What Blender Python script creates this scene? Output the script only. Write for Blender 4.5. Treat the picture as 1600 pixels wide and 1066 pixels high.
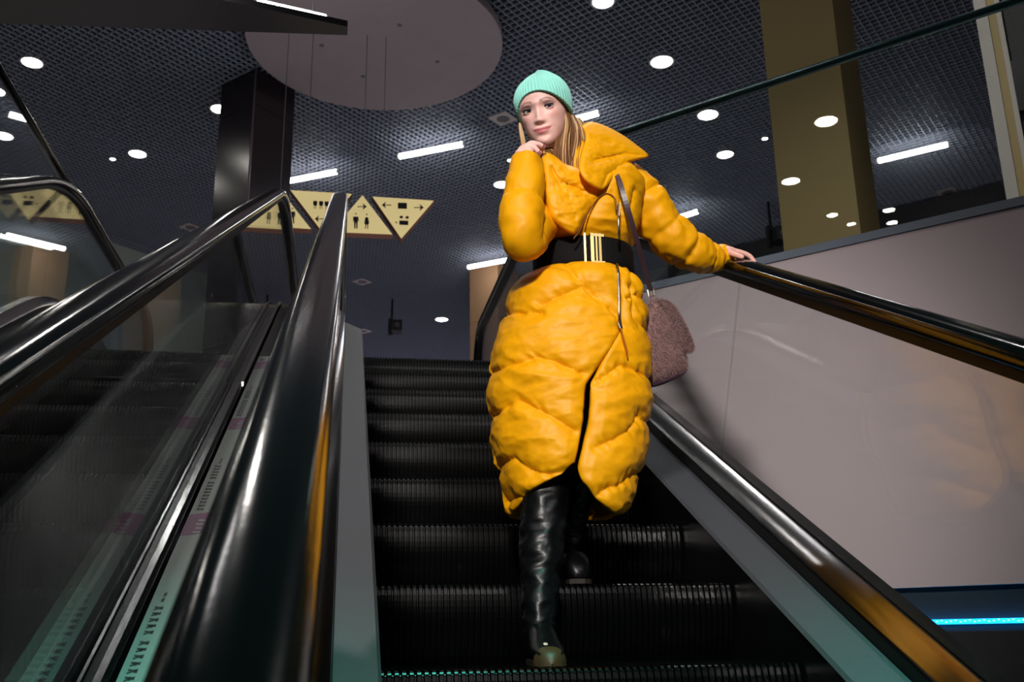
import bpy, bmesh, math, random
from mathutils import Vector, Matrix, noise as mnoise
import numpy as np

scene = bpy.context.scene
for o in list(bpy.data.objects):
    bpy.data.objects.remove(o)
COL = scene.collection
random.seed(7)
rng = np.random.default_rng(7)

# ------------------------------------------------------------------ camera
IMG_W, IMG_H = 1600.0, 1066.0
FPX = 1555.556
YAW, PITCH, ROLL = 0.1733, 0.2871, -0.0163
CAM = np.array([-0.5973, -2.3473, 0.0744])
_f = np.array([math.sin(YAW)*math.cos(PITCH), math.cos(YAW)*math.cos(PITCH), math.sin(PITCH)])
_r = np.array([math.cos(YAW), -math.sin(YAW), 0.0])
_u = np.cross(_r, _f)
_c, _s = math.cos(ROLL), math.sin(ROLL)
AX = np.array([_c*_r+_s*_u, -_s*_r+_c*_u, _f])          # right, up, forward
cam_data = bpy.data.cameras.new('camera')
cam_data.sensor_width = 36.0
cam_data.lens = 36.0*FPX/IMG_W
cam_data.clip_start, cam_data.clip_end = 0.05, 200
cam_data.dof.use_dof = True
cam_data.dof.focus_distance = 2.75
cam_data.dof.aperture_fstop = 9.0
cam = bpy.data.objects.new('camera', cam_data)
COL.objects.link(cam)
_m = Matrix.Identity(4)
for i in range(3):
    _m[i][0], _m[i][1], _m[i][2], _m[i][3] = AX[0][i], AX[1][i], -AX[2][i], CAM[i]
cam.matrix_world = _m
scene.camera = cam

def ray(px, py):
    d = np.array([(px-800.0)/FPX, (533.0-py)/FPX, 1.0]) @ AX
    return d
def at_x(px, py, X):
    d = ray(px, py); return CAM + d*((X-CAM[0])/d[0])
def at_y(px, py, Y):
    d = ray(px, py); return CAM + d*((Y-CAM[1])/d[1])
def at_z(px, py, Z):
    d = ray(px, py); return CAM + d*((Z-CAM[2])/d[2])
def proj(p):
    v = (np.asarray(p, float)-CAM) @ AX.T
    return 800+FPX*v[..., 0]/v[..., 2], 533-FPX*v[..., 1]/v[..., 2]

# ------------------------------------------------------------------ world, exposure, large lights
scene.view_settings.view_transform = 'Standard'
scene.view_settings.look = 'None'
scene.view_settings.gamma = 1.0
scene.view_settings.use_curve_mapping = False
scene.view_settings.exposure = 0.0
world = bpy.data.worlds.new('world')
scene.world = world
world.use_nodes = True
world.node_tree.nodes['Background'].inputs[0].default_value = (0.55, 0.62, 0.75, 1)
world.node_tree.nodes['Background'].inputs[1].default_value = 0.012

def area(name, loc, target, sx, sy, power, col):
    l = bpy.data.lights.new(name, 'AREA')
    l.shape = 'RECTANGLE'; l.size, l.size_y = sx, sy
    l.energy = power; l.color = col
    o = bpy.data.objects.new(name, l); COL.objects.link(o)
    o.location = loc
    o.rotation_euler = (Vector(target)-Vector(loc)).to_track_quat('-Z', 'Y').to_euler()
    return o
def spot(name, loc, target, deg, power, col, rad=0.3, blend=0.9):
    l = bpy.data.lights.new(name, 'SPOT'); l.energy = power; l.color = col; l.spot_size = math.radians(deg); l.spot_blend = blend; l.shadow_soft_size = rad
    o = bpy.data.objects.new(name, l); COL.objects.link(o); o.location = loc
    o.rotation_euler = (Vector(target)-Vector(loc)).to_track_quat('-Z', 'Y').to_euler()
    return o
spot('key_spot', (-1.6, -5.6, 2.9), (0.18, 0.7, 1.05), 29, 1780, (1.0, 0.93, 0.89), 0.30)  # added key light behind the camera, beam narrowed onto the woman
area('front_fill', (1.2, -7.5, 5.5), (0.4, 0.6, 0.8), 2.2, 1.2, 48, (1.0, 0.93, 0.92))  # added front fill from behind the camera, stands for no known lamp
spot('teal_spotlight', (-0.1, -1.9, 3.4), (0.0, -0.95, -0.45), 46, 720, (0.10, 0.95, 0.72), 0.15, 0.8)
area('ceiling_fill', (1.5, 11.0, 2.2), (0.5, 13.0, 9.0), 9.0, 7.0, 125, (0.86, 0.90, 1.0))  # added uplight near the floor that brightens the lattice ceiling like floor bounce
area('far_ceiling_fill', (2.0, 29.0, 2.2), (2.0, 30.0, 9.0), 9.0, 7.0, 260, (0.90, 0.80, 1.0))  # added lavender uplight that tints and brightens the far ceiling

# ------------------------------------------------------------------ helpers
def lin(c):
    return tuple(((v/255.0)/12.92 if v/255.0 <= 0.04045 else ((v/255.0+0.055)/1.055)**2.4) for v in c)
def mat(name, rgb, rough=0.5, metal=0.0, emit=None, estr=0.0, var=0.0, vscale=8.0, bump=0.0, bscale=60.0, aniso=None, coat=0.0, sheen=0.0, spec=0.5, stretch=None):
    m = bpy.data.materials.new(name); m.use_nodes = True
    nt = m.node_tree; b = nt.nodes['Principled BSDF']
    col = lin(rgb)
    b.inputs['Base Color'].default_value = (*col, 1)
    b.inputs['Roughness'].default_value = rough
    b.inputs['Metallic'].default_value = metal
    b.inputs['Specular IOR Level'].default_value = spec
    b.inputs['Coat Weight'].default_value = coat
    b.inputs['Coat Roughness'].default_value = 0.08
    b.inputs['Sheen Weight'].default_value = sheen
    if emit:
        b.inputs['Emission Color'].default_value = (*lin(emit), 1)
        b.inputs['Emission Strength'].default_value = estr
    if var or bump:
        tc = nt.nodes.new('ShaderNodeTexCoord')
        mp = nt.nodes.new('ShaderNodeMapping')
        nt.links.new(tc.outputs['Object'], mp.inputs['Vector'])
        if stretch: mp.inputs['Scale'].default_value = stretch
    if var:
        n = nt.nodes.new('ShaderNodeTexNoise'); n.inputs['Scale'].default_value = vscale; n.inputs['Detail'].default_value = 4
        nt.links.new(mp.outputs['Vector'], n.inputs['Vector'])
        mx = nt.nodes.new('ShaderNodeMix'); mx.data_type = 'RGBA'
        mx.inputs[6].default_value = (*[max(0, v*(1-var)) for v in col], 1)
        mx.inputs[7].default_value = (*[min(1, v*(1+var)) for v in col], 1)
        nt.links.new(n.outputs['Fac'], mx.inputs[0]); nt.links.new(mx.outputs[2], b.inputs['Base Color'])
    if bump:
        n2 = nt.nodes.new('ShaderNodeTexNoise'); n2.inputs['Scale'].default_value = bscale; n2.inputs['Detail'].default_value = 5
        nt.links.new(mp.outputs['Vector'], n2.inputs['Vector'])
        bp = nt.nodes.new('ShaderNodeBump'); bp.inputs['Strength'].default_value = bump; bp.inputs['Distance'].default_value = 0.01
        nt.links.new(n2.outputs['Fac'], bp.inputs['Height']); nt.links.new(bp.outputs['Normal'], b.inputs['Normal'])
    return m
def glass_mat(name, tint, rough=0.0, ior=1.5):
    m = bpy.data.materials.new(name); m.use_nodes = True
    nt = m.node_tree; nt.nodes.clear()
    out = nt.nodes.new('ShaderNodeOutputMaterial')
    mx = nt.nodes.new('ShaderNodeMixShader')
    lw = nt.nodes.new('ShaderNodeLayerWeight'); lw.inputs[0].default_value = 0.5
    pw = nt.nodes.new('ShaderNodeMath'); pw.operation = 'POWER'; pw.inputs[1].default_value = 5.0
    fr = nt.nodes.new('ShaderNodeMath'); fr.operation = 'MULTIPLY_ADD'; fr.inputs[1].default_value = 0.96; fr.inputs[2].default_value = 0.04
    nt.links.new(lw.outputs['Facing'], pw.inputs[0]); nt.links.new(pw.outputs[0], fr.inputs[0])
    t = nt.nodes.new('ShaderNodeBsdfTransparent'); t.inputs[0].default_value = (*tint, 1)
    g = nt.nodes.new('ShaderNodeBsdfGlossy'); g.inputs['Roughness'].default_value = rough
    nt.links.new(fr.outputs[0], mx.inputs[0]); nt.links.new(t.outputs[0], mx.inputs[1]); nt.links.new(g.outputs[0], mx.inputs[2])
    nt.links.new(mx.outputs[0], out.inputs[0])
    return m

class MB:
    def __init__(s): s.v = []; s.f = []
    def add(s, vs, fs):
        n = len(s.v); s.v += [tuple(map(float, p)) for p in vs]; s.f += [tuple(i+n for i in f) for f in fs]; return s
    def box(s, x0, x1, y0, y1, z0, z1):
        return s.add([(x0,y0,z0),(x1,y0,z0),(x1,y1,z0),(x0,y1,z0),(x0,y0,z1),(x1,y0,z1),(x1,y1,z1),(x0,y1,z1)],
                     [(3,2,1,0),(4,5,6,7),(0,1,5,4),(1,2,6,5),(2,3,7,6),(3,0,4,7)])
    def prism(s, poly, vec):
        n = len(poly); P = [np.array(p, float) for p in poly]; v = np.array(vec, float)
        return s.add([p for p in P]+[p+v for p in P], [tuple(range(n))[::-1], tuple(range(n, 2*n))]+[(i,(i+1)%n,n+(i+1)%n,n+i) for i in range(n)])
    def loft(s, rings, close=True, cap=True):
        n = len(rings[0]); base = len(s.v)
        for r in rings: s.v += [tuple(map(float, p)) for p in r]
        for k in range(len(rings)-1):
            for i in range(n if close else n-1):
                j = (i+1) % n
                s.f.append((base+k*n+i, base+k*n+j, base+(k+1)*n+j, base+(k+1)*n+i))
        if cap and close:
            s.f.append(tuple(base+i for i in range(n))[::-1]); s.f.append(tuple(base+(len(rings)-1)*n+i for i in range(n)))
        return s
    def tube(s, pts, rad, n=10, cap=True, flat=1.0, up=(0,0,1)):
        P = [np.array(p, float) for p in pts]; rings = []
        if np.isscalar(rad): rad = [rad]*len(P)
        upv = np.array(up, float); prev = None
        for i, p in enumerate(P):
            t = P[min(i+1, len(P)-1)]-P[max(i-1, 0)]; t /= np.linalg.norm(t)+1e-12
            if prev is None:
                a = np.cross(t, upv)
                if np.linalg.norm(a) < 1e-3: a = np.cross(t, (1, 0, 0.01))
            else:
                a = prev-t*(prev@t)
            a /= np.linalg.norm(a)+1e-12; b = np.cross(t, a); prev = a
            rings.append([p+rad[i]*(math.cos(q)*a+flat*math.sin(q)*b) for q in [2*math.pi*k/n for k in range(n)]])
        return s.loft(rings, True, cap)
    def mesh(s, name):
        me = bpy.data.meshes.new(name); me.from_pydata(s.v, [], s.f); me.update()
        bm = bmesh.new(); bm.from_mesh(me); bmesh.ops.recalc_face_normals(bm, faces=bm.faces); bm.to_mesh(me); bm.free()
        return me
    def build(s, name, m, parent=None, smooth=False, loc=None):
        me = s.mesh(name); me.materials.append(m)
        if smooth:
            me.polygons.foreach_set('use_smooth', [True]*len(me.polygons))
        return link(name, me, parent, loc)
def link(name, me, parent=None, loc=None):
    o = bpy.data.objects.new(name, me); COL.objects.link(o)
    if parent is not None:
        o.parent = parent
        # parts are modelled in world coordinates: undo the parent's placement
        pm = Matrix.Translation(parent.location) if parent.parent is None else Matrix.Identity(4)
        o.matrix_parent_inverse = pm.inverted()
    if loc is not None: o.location = loc
    return o
def smooth_angle(o, deg=35):
    me = o.data
    me.polygons.foreach_set('use_smooth', [True]*len(me.polygons))
    bm = bmesh.new(); bm.from_mesh(me); lim = math.radians(deg)
    for e in bm.edges:
        if len(e.link_faces) == 2 and e.calc_face_angle(0) > lim: e.smooth = False
    bm.to_mesh(me); bm.free()
    return o
def tag(o, label, cat, group=None):
    o['label'] = label; o['category'] = cat
    if group: o['group'] = group
    return o
def thing(name, loc, label, cat, group=None):
    o = bpy.data.objects.new(name, None); COL.objects.link(o); o.location = loc
    o.empty_display_size = 0.1
    return tag(o, label, cat, group)
def struct(o, label=None, cat=None):
    o['kind'] = 'structure'
    if label: o['label'] = label
    if cat: o['category'] = cat
    return o
def spin(c, r, n=24, z=0.0):
    return [(c[0]+r*math.cos(2*math.pi*k/n), c[1]+r*math.sin(2*math.pi*k/n), c[2]+z) for k in range(n)]
def catmull(pts, per=8):
    P = [np.array(p, float) for p in pts]; out = []
    for i in range(len(P)-1):
        p0, p1, p2, p3 = P[max(i-1,0)], P[i], P[i+1], P[min(i+2,len(P)-1)]
        for k in range(per):
            t = k/per
            out.append(0.5*((2*p1)+(p2-p0)*t+(2*p0-5*p1+4*p2-p3)*t*t+(3*p1-p0-3*p2+p3)*t**3))
    out.append(P[-1]); return out

# ------------------------------------------------------------------ materials
M = dict(
    lattice=mat('lattice_metal', (136,144,160), 0.55, 0.0, var=0.15, vscale=0.4),
    plenum=mat('plenum_dark', (20,21,24), 0.9, var=0.2),
    disc=mat('disc_plaster', (138,127,130), 0.9, var=0.08, vscale=3),
    floor=mat('floor_tile', (165,158,160), 0.35, var=0.1, vscale=2),
    lowfloor=mat('lower_floor_tile', (70,70,74), 0.4, var=0.15, vscale=2),
    wallwhite=mat('painted_wall', (196,182,186), 0.75, var=0.04, vscale=1.2, bump=0.05, bscale=300),
    trim=mat('slab_edge_grey', (112,122,136), 0.5, var=0.08, vscale=6),
    darkwall=mat('dark_wall', (30,28,32), 0.6, var=0.2, vscale=1),
    navy=mat('recess_blue_paint', (20,44,58), 0.6, var=0.15, vscale=3),
    led=mat('blue_led', (20,120,170), 0.4, emit=(20,170,255), estr=4.0),
    leddot=mat('blue_led_dot', (200,240,255), 0.4, emit=(150,225,255), estr=3.0),
    pillar=mat('dark_gloss_cladding', (38,31,36), 0.22, var=0.15, vscale=2),
    joint=mat('joint_metal', (120,105,116), 0.4, 0.8, var=0.1),
    olive=mat('olive_paint', (178,158,106), 0.6, var=0.06, vscale=2),
    beige=mat('beige_paint', (190,150,112), 0.6, var=0.06, vscale=2),
    farwall=mat('far_wall_lilac', (120,112,124), 0.8, var=0.1, vscale=1),
    pale=mat('pale_green_wall', (168,182,172), 0.7, var=0.1, vscale=0.7),
    glass=glass_mat('balustrade_glass', (0.955, 0.975, 0.965)),
    rubber=mat('handrail_rubber', (5,6,7), 0.12, spec=0.4, var=0.25, vscale=20, bump=0.02, bscale=40),
    railmetal=mat('rail_steel_dark', (70,104,106), 0.28, 0.8, var=0.1),
    steel=mat('brushed_steel', (150,150,152), 0.17, 1.0, var=0.08, vscale=20, bump=0.012, bscale=120, stretch=(8, 0.4, 0.4)),
    deckmetal=mat('textured_deck_metal', (84,88,94), 0.5, 0.6, var=0.12, vscale=220, bump=0.18, bscale=420),
    black=mat('black_gap', (6,6,7), 0.6, var=0.2),
    skirt=mat('skirt_black', (14,15,16), 0.32, 0.2, var=0.25, vscale=6),
    step=mat('step_black_metal', (4,5,5), 0.24, 0.0, spec=0.22, var=0.2, vscale=12),
    outer=mat('outer_deck_steel', (58,60,62), 0.25, 0.9, var=0.15, vscale=5, bump=0.04, bscale=90, stretch=(8, 0.4, 0.4)),
    signface=mat('sign_light_face', (232,212,150), 0.5, emit=(230,208,146), estr=0.50, var=0.03),
    signside=mat('sign_brown_side', (112,66,46), 0.55, var=0.1),
    picto=mat('pictogram_black', (14,13,14), 0.6, var=0.1),
    cable=mat('steel_cable', (120,118,120), 0.4, 0.6, var=0.1),
    lamp=mat('lamp_lens', (255,250,240), 0.4, emit=(255,249,240), estr=45.0),
    lampring=mat('lamp_ring', (200,200,202), 0.4, 0.3, var=0.05),
    tube=mat('tube_diffuser', (255,255,255), 0.4, emit=(255,250,248), estr=16.0),
    speaker=mat('speaker_panel', (160,152,150), 0.7, var=0.05),
    grille=mat('speaker_grille', (92,88,90), 0.8, var=0.1),
    canopy=mat('canopy_dark', (24,22,26), 0.4, var=0.2),
    camera_body=mat('camera_plastic', (14,14,16), 0.4, var=0.1),
)
M['wallwhite'].node_tree.nodes['Principled BSDF'].inputs['Specular IOR Level'].default_value = 0.2
# ------------------------------------------------------------------ the setting
SL = math.tan(math.radians(27.3))
CO, SI = math.cos(math.radians(27.3)), math.sin(math.radians(27.3))
ZC = 9.0           # ceiling lattice
ZF = 1.8           # upper floor
ZL = -3.2          # lower floor
R2 = math.sqrt(0.5)

def diag(x):       # the gallery edge runs at 45 degrees: x + y = 3.24
    return np.array([x, 3.24-x])

# ceiling: dark void with an open lattice of crossing blades under it
void = struct(MB().box(-24, 26, -14, 40, ZC+0.35, ZC+0.5).build('ceiling', M['plenum']))
lat = MB()
X0, X1, Y0, Y1 = -23.0, 25.0, -13.0, 39.0
PITCHC, BW, BH = 0.115, 0.0085, 0.04
def blade(dx, dy, nx, ny, c):
    # line n.p = c clipped to the rectangle
    ts = []
    px, py = nx*c, ny*c
    lo, hi = -1e9, 1e9
    for p, d, a, b in ((px, dx, X0, X1), (py, dy, Y0, Y1)):
        t0, t1 = (a-p)/d, (b-p)/d
        lo, hi = max(lo, min(t0, t1)), min(hi, max(t0, t1))
    if hi-lo < 0.2: return
    for s0 in (1,):
        a = np.array([px+dx*lo, py+dy*lo]); b = np.array([px+dx*hi, py+dy*hi]); n = np.array([nx, ny])*BW/2
        q = [a-n, b-n, b+n, a+n]
        lat.add([(*p, ZC) for p in q]+[(*p, ZC+BH) for p in q], [(0,1,2,3),(0,1,5,4),(2,3,7,6)])
for k in range(-500, 500):
    c = k*PITCHC
    blade(R2, -R2, R2, R2, c); blade(R2, R2, -R2, R2, c)
lo = lat.build('ceiling_lattice', M['lattice'], void); lo['kind'] = 'stuff'

# floors
gal = MB()
gal.prism([(0.76, 2.55, ZF), (8.67, -5.36, ZF), (26, -5.36, ZF), (26, 39, ZF), (0.76, 39, ZF)], (0, 0, -0.3))
gal.prism([(0.76, 4.6, ZF), (0.76, 39, ZF), (-2.5, 39, ZF), (-2.5, 4.6, ZF)], (0, 0, -0.3))
gal.prism([(-2.5, 3.6, ZF), (-2.5, 39, ZF), (-23, 39, ZF), (-23, 3.6, ZF)], (0, 0, -0.3))
struct(gal.build('floor', M['floor']))
struct(MB().box(-24, 26, -16, 8, ZL-0.2, ZL).build('floor_lower', M['lowfloor']))

# diagonal white wall under the gallery edge, its grey edge trim and the blue-lit recess below
def diag_box(xa, xb, d0, d1, z0, z1):
    """box along the gallery edge between x = xa and xb, from offset d0 to d1 behind the edge plane"""
    n = np.array([R2, R2]); a, b = diag(xa), diag(xb)
    p = [a+n*d0, b+n*d0, b+n*d1, a+n*d1]
    return [(*q, z0) for q in p], z1-z0
def dbuild(name, m, xa, xb, d0, d1, z0, z1, parent=None):
    p, h = diag_box(xa, xb, d0, d1, z0, z1)
    return MB().prism(p, (0, 0, h)).build(name, m, parent)
struct(dbuild('wall_right', M['wallwhite'], 0.72, 7.4, 0.0, 0.12, 0.235, 1.761))
struct(dbuild('trim_1', M['trim'], 0.72, 7.4, -0.012, 0.12, 1.761, 1.80))
struct(dbuild('wall_recess', M['navy'], 0.72, 7.4, 0.055, 0.12, 0.06, 0.235))
struct(dbuild('wall_lower', M['darkwall'], 0.72, 7.4, 0.03, 0.12, -3.2, 0.06))
strip = thing('led_strip', (*diag(2.0), 0.1), 'glowing cyan blue light strip in the recess under the white wall', 'light strip')
dbuild('strip_body', M['led'], 0.74, 7.4, 0.03, 0.05, 0.088, 0.107, strip)
dots = MB()
for k in range(240):
    x = 1.2+k*0.0125
    p, h = diag_box(x, x+0.0045, 0.024, 0.032, 0.0945+0.003*((k*7) % 3), 0.0985+0.003*((k*7) % 3))
    dots.prism(p, (0, 0, h))
od = dots.build('diodes', M['leddot'], strip); od['kind'] = 'stuff'

# far walls, also on the 45 degree grid
struct(MB().prism([(7.3, 20.0, ZF), (22, 5.3, ZF), (22.3, 5.6, ZF), (7.6, 20.3, ZF)], (0, 0, 7.15)).build('wall_back', M['darkwall']))
struct(MB().box(-20, 25, 38.6, 38.9, ZF, ZC-0.05).build('wall_far', M['farwall']))
struct(MB().prism([(-23, 3.6, ZF), (-4, 22.6, ZF), (-4.3, 22.9, ZF), (-23.3, 3.9, ZF)], (0, 0, 7.4)).build('wall_left', M['pale']))

# ------------------------------------------------------------------ escalators
def base(Y):                       # balustrade base line: nosing line, eased into the level landing
    ya, yb, top = 3.2, 4.18, 1.904
    if Y <= ya: return SL*Y
    if Y >= yb: return top
    t = (Y-ya)/(yb-ya); return SL*ya + (yb-ya)*SL*(t-0.5*t*t)
YS = [-6.4]+list(np.arange(-6, 3.2, 0.8))+[3.2+0.98*k/10 for k in range(11)]+[4.6, 5.2, 5.8, 6.3]
def path_tn(P):
    out = []
    for i in range(len(P)):
        t = np.array(P[min(i+1, len(P)-1)])-np.array(P[max(i-1, 0)]); t = t/np.linalg.norm(t)
        out.append((P[i], np.array([-t[1], t[0]])))
    return out
def sweep(mb, prof, P, close=True, cap=True):
    """profile of (x, h) swept along a path of (Y, Z); h is measured along the path normal"""
    rings = [[(x, p[0]+n[0]*h, p[1]+n[1]*h) for x, h in prof] for p, n in path_tn(P)]
    return mb.loft(rings, close, cap)
def vsweep(mb, prof, ys, close=True):
    return mb.loft([[(x, y, base(y)+h) for x, h in prof] for y in ys], close, close)

# one step: ribbed tread and ribbed, slightly curved riser
def step_mesh():
    prof = []                      # (y, z) side profile: from tread back over the nosing down the riser
    prof += [(0.398, 0.0), (0.2, 0.0), (0.012, 0.0)]
    for a in range(1, 5):
        q = math.radians(a*90/4); prof.append((0.012-0.012*math.sin(q), -0.012+0.012*math.cos(q)))
    for t in np.linspace(0.06, 1, 14):
        prof.append((-0.013*math.sin(math.pi*min(1, t*1.15))**0.8*(1-0.35*t)+0.030*t**2.2, -0.012-0.215*t))
    nrm = []
    for i in range(len(prof)):
        a, b = np.array(prof[max(i-1, 0)]), np.array(prof[min(i+1, len(prof)-1)]); t = (b-a)/np.linalg.norm(b-a)
        nrm.append((-t[1], t[0]))  # outward for this direction of travel is flipped below
    n = 60; pitch = 1.0/n; mb = MB(); xs = []
    for k in range(n):
        x = -0.5+k*pitch
        xs += [(x+0.0012, 0), (x+0.0035, 1), (x+pitch-0.0048, 1), (x+pitch-0.0025, 0)]
    rings = []
    for (y, z), (ny, nz) in zip(prof, nrm):
        rings.append([(x, y+ny*0.008*(u-1)*-1, z+nz*0.008*(u-1)*-1) for x, u in xs])
    mb.loft(rings, close=False, cap=False)
    me = mb.mesh('step'); me.materials.append(M['step'])
    return me
STEP = step_mesh()
def step_z(k):
    return {8: 1.617, 9: 1.722, 10: 1.782, 11: 1.80}.get(k, 0.4*SL*k)

def outline_panel(s0, s1, hb=0.20, ht=0.925):
    """glass panel on the incline between two joints square to the incline"""
    def pt(s, h):                  # s along the incline, h vertical above the nosing line, joint square to the incline
        hp = h*CO
        return (s*CO-hp*SI, s*SI+hp*CO)
    return [pt(s0, hb), pt(s1, hb), pt(s1, ht), pt(s0, ht)]

def rail_path(off=0.0):
    """handrail centre line (Y, Z): incline, bend, level run, newel turned down at the landing end"""
    P = [(y, base(y)+0.945) for y in YS]
    r = 0.34; cy, cz = 6.3, 2.849-r
    for a in range(10, 181, 10):
        q = math.radians(a); P.append((cy+r*math.sin(q)*1.15, cz+r*math.cos(q)))
    return P

def rail_profile(cx):
    out = []
    for k in range(20):
        q = 2*math.pi*k/20; c, s = math.cos(q), math.sin(q)
        out.append((cx+0.046*math.copysign(abs(c)**0.75, c), 0.027*math.copysign(abs(s)**0.75, s)))
    return out

def escalator(cx, label, joints_right, joints_left, zshift=0.0):
    root = thing('escalator', (cx, 0.0, 0.0), label, 'escalator')
    for k in range(-13, 12):
        o = link('step', STEP, root); o.location = (cx, 0.4*k, step_z(k))
    MB().box(cx-0.52, cx+0.52, 4.56, 6.9, ZF-0.05, ZF+0.004).build('comb_plate', M['steel'], root)
    for sg in (1, -1):
        X = lambda v: cx+sg*v
        skirt = MB(); vsweep(skirt, [(X(0.503), -0.30), (X(0.503), 0.075), (X(0.512), 0.075), (X(0.512), -0.30)], YS); skirt.build('skirt_panel', M['skirt'], root)
        deck = MB(); vsweep(deck, [(X(0.500), 0.078), (X(0.508), 0.088), (X(0.600), 0.127), (X(0.604), 0.10), (X(0.512), 0.06)], YS); deck.build('inner_deck', M['deckmetal'], root)
        gap = MB(); vsweep(gap, [(X(0.603), 0.05), (X(0.603), 0.168), (X(0.66), 0.168), (X(0.66), 0.05)], YS); gap.build('deck_gap', M['black'], root)
        st = MB(); vsweep(st, [(X(0.602), 0.166), (X(0.604), 0.176), (X(0.646), 0.222), (X(0.652), 0.222), (X(0.652), 0.16)], YS); smooth_angle(st.build('glass_clamp', M['steel'], root))
        # glass
        js = joints_right if sg > 0 else joints_left
        lim = 3.2/CO
        for a, b in zip(js[:-1], js[1:]):
            o = MB().prism([(X(0.649), y, z) for y, z in outline_panel(a+0.003, b-0.003)], (sg*0.012, 0, 0)).build('glass_panel', M['glass'], root)
        s0 = js[-1]+0.003
        q = outline_panel(s0, s0+1)
        poly = [q[3], q[0]]
        ys = [y for y in YS if y > q[0][0]]
        poly += [(y, base(y)+0.20) for y in ys]
        r = 0.315
        for a in range(180-15, 9, -15):
            t = math.radians(a); poly.append((6.3+r*math.sin(t)*1.15, 2.849-0.34+r*math.cos(t)))
        poly += [(y, base(y)+0.925) for y in ys[::-1] if y > q[3][0]+0.05]
        o = MB().prism([(X(0.649), y, z) for y, z in poly], (sg*0.012, 0, 0)).build('glass_panel', M['glass'], root)
        rp = rail_path()
        rail = MB(); sweep(rail, rail_profile(X(0.655)), rp); smooth_angle(rail.build('handrail', M['rubber'], root), 50)
        gd = MB(); sweep(gd, [(X(0.655)-0.024, -0.046), (X(0.655)+0.024, -0.046), (X(0.655)+0.024, -0.02), (X(0.655)-0.024, -0.02)], rp); gd.build('rail_guide', M['black'], root)
        # outer cladding
        cl = MB(); vsweep(cl, [(X(0.657), 0.05), (X(0.657), 0.222), (X(0.70), 0.222), (X(0.70), -0.75), (X(0.69), -0.75), (X(0.69), 0.05)], YS); cl.build('outer_cladding', M['outer'], root)
    tr = MB(); vsweep(tr, [(cx-0.69, -0.9), (cx+0.69, -0.9), (cx+0.69, -0.75), (cx-0.69, -0.75)], YS); tr.build('truss_soffit', M['darkwall'], root)
    return root
esc = escalator(0.0, 'escalator the woman in the yellow coat is standing on, black ribbed steps', [-5, -3, -1, 0.99, 2.98], [-5, -3, -1, 0.99, 2.98])
nbr = escalator(-1.685, 'empty neighbouring escalator at the left with glossy black handrails', [-5.6, -3.8, -2, -0.05, 1.845, 3.5], [-5, -3, -1.2, 0.6, 2.4])

# outer deck between the two escalators with its chrome seam and printed tape
deck = esc
for ya, yb in ((-6.4, -3.4), (-3.4, -0.42), (-0.416, 1.62), (1.624, 3.3)):
    d = MB(); ys = [ya]+[y for y in YS if ya < y < yb]+[yb]
    vsweep(d, [(-0.972, 0.19), (-0.972, 0.226), (-0.705, 0.226), (-0.705, 0.19)], ys); d.build('outer_deck', M['outer'], deck)
d = MB(); vsweep(d, [(-0.972, 0.19), (-0.972, 0.226), (-0.705, 0.226), (-0.705, 0.19)], [3.304]+[y for y in YS if y > 3.31]); d.build('outer_deck', M['outer'], deck)
for ya, yb, dx in ((-6.4, 1.55, 0.0), (1.55, 4.4, 0.010)):
    d = MB(); ys = [ya]+[y for y in YS if ya < y < yb]+[yb]
    vsweep(d, [(-1.006+dx, 0.222), (-1.006+dx, 0.240), (-0.992+dx, 0.240), (-0.992+dx, 0.222)], ys); d.build('chrome_seam', M['steel'], nbr)
# printed tape along the centre deck
tape = thing('printed_tape', (-0.94, 0, 0.23), 'long white printed tape with purple blocks stuck along the centre deck', 'tape')
M['tape'] = mat('tape_white', (140,148,144), 0.35, var=0.08, vscale=10)
M['tapepurple'] = mat('tape_purple', (120,52,104), 0.35, var=0.1, vscale=10)
M['tapeink'] = mat('tape_ink', (52,56,58), 0.4, var=0.1, vscale=10)
def tape_quad(mb, x0, x1, s0, s1, h, skew=0.0):
    def P(x, s, dz): return (x, s*CO, s*SI+h+dz)
    k = [(x0, s0), (x1, s0+skew), (x1, s1+skew), (x0, s1)]
    n = len(mb.v)
    mb.add([P(x, s, 0) for x, s in k]+[P(x, s, 0.0006) for x, s in k], [(0,1,2,3),(4,5,6,7),(0,1,5,4),(1,2,6,5),(2,3,7,6),(3,0,4,7)])
TX0, TX1 = -0.971, -0.916
mb = MB(); tape_quad(mb, TX0, TX1, -1.9, 2.3, 0.2265); mb.build('tape_strip', M['tape'], tape)
random.seed(3)
s = -1.95
period = 0.92
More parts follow.
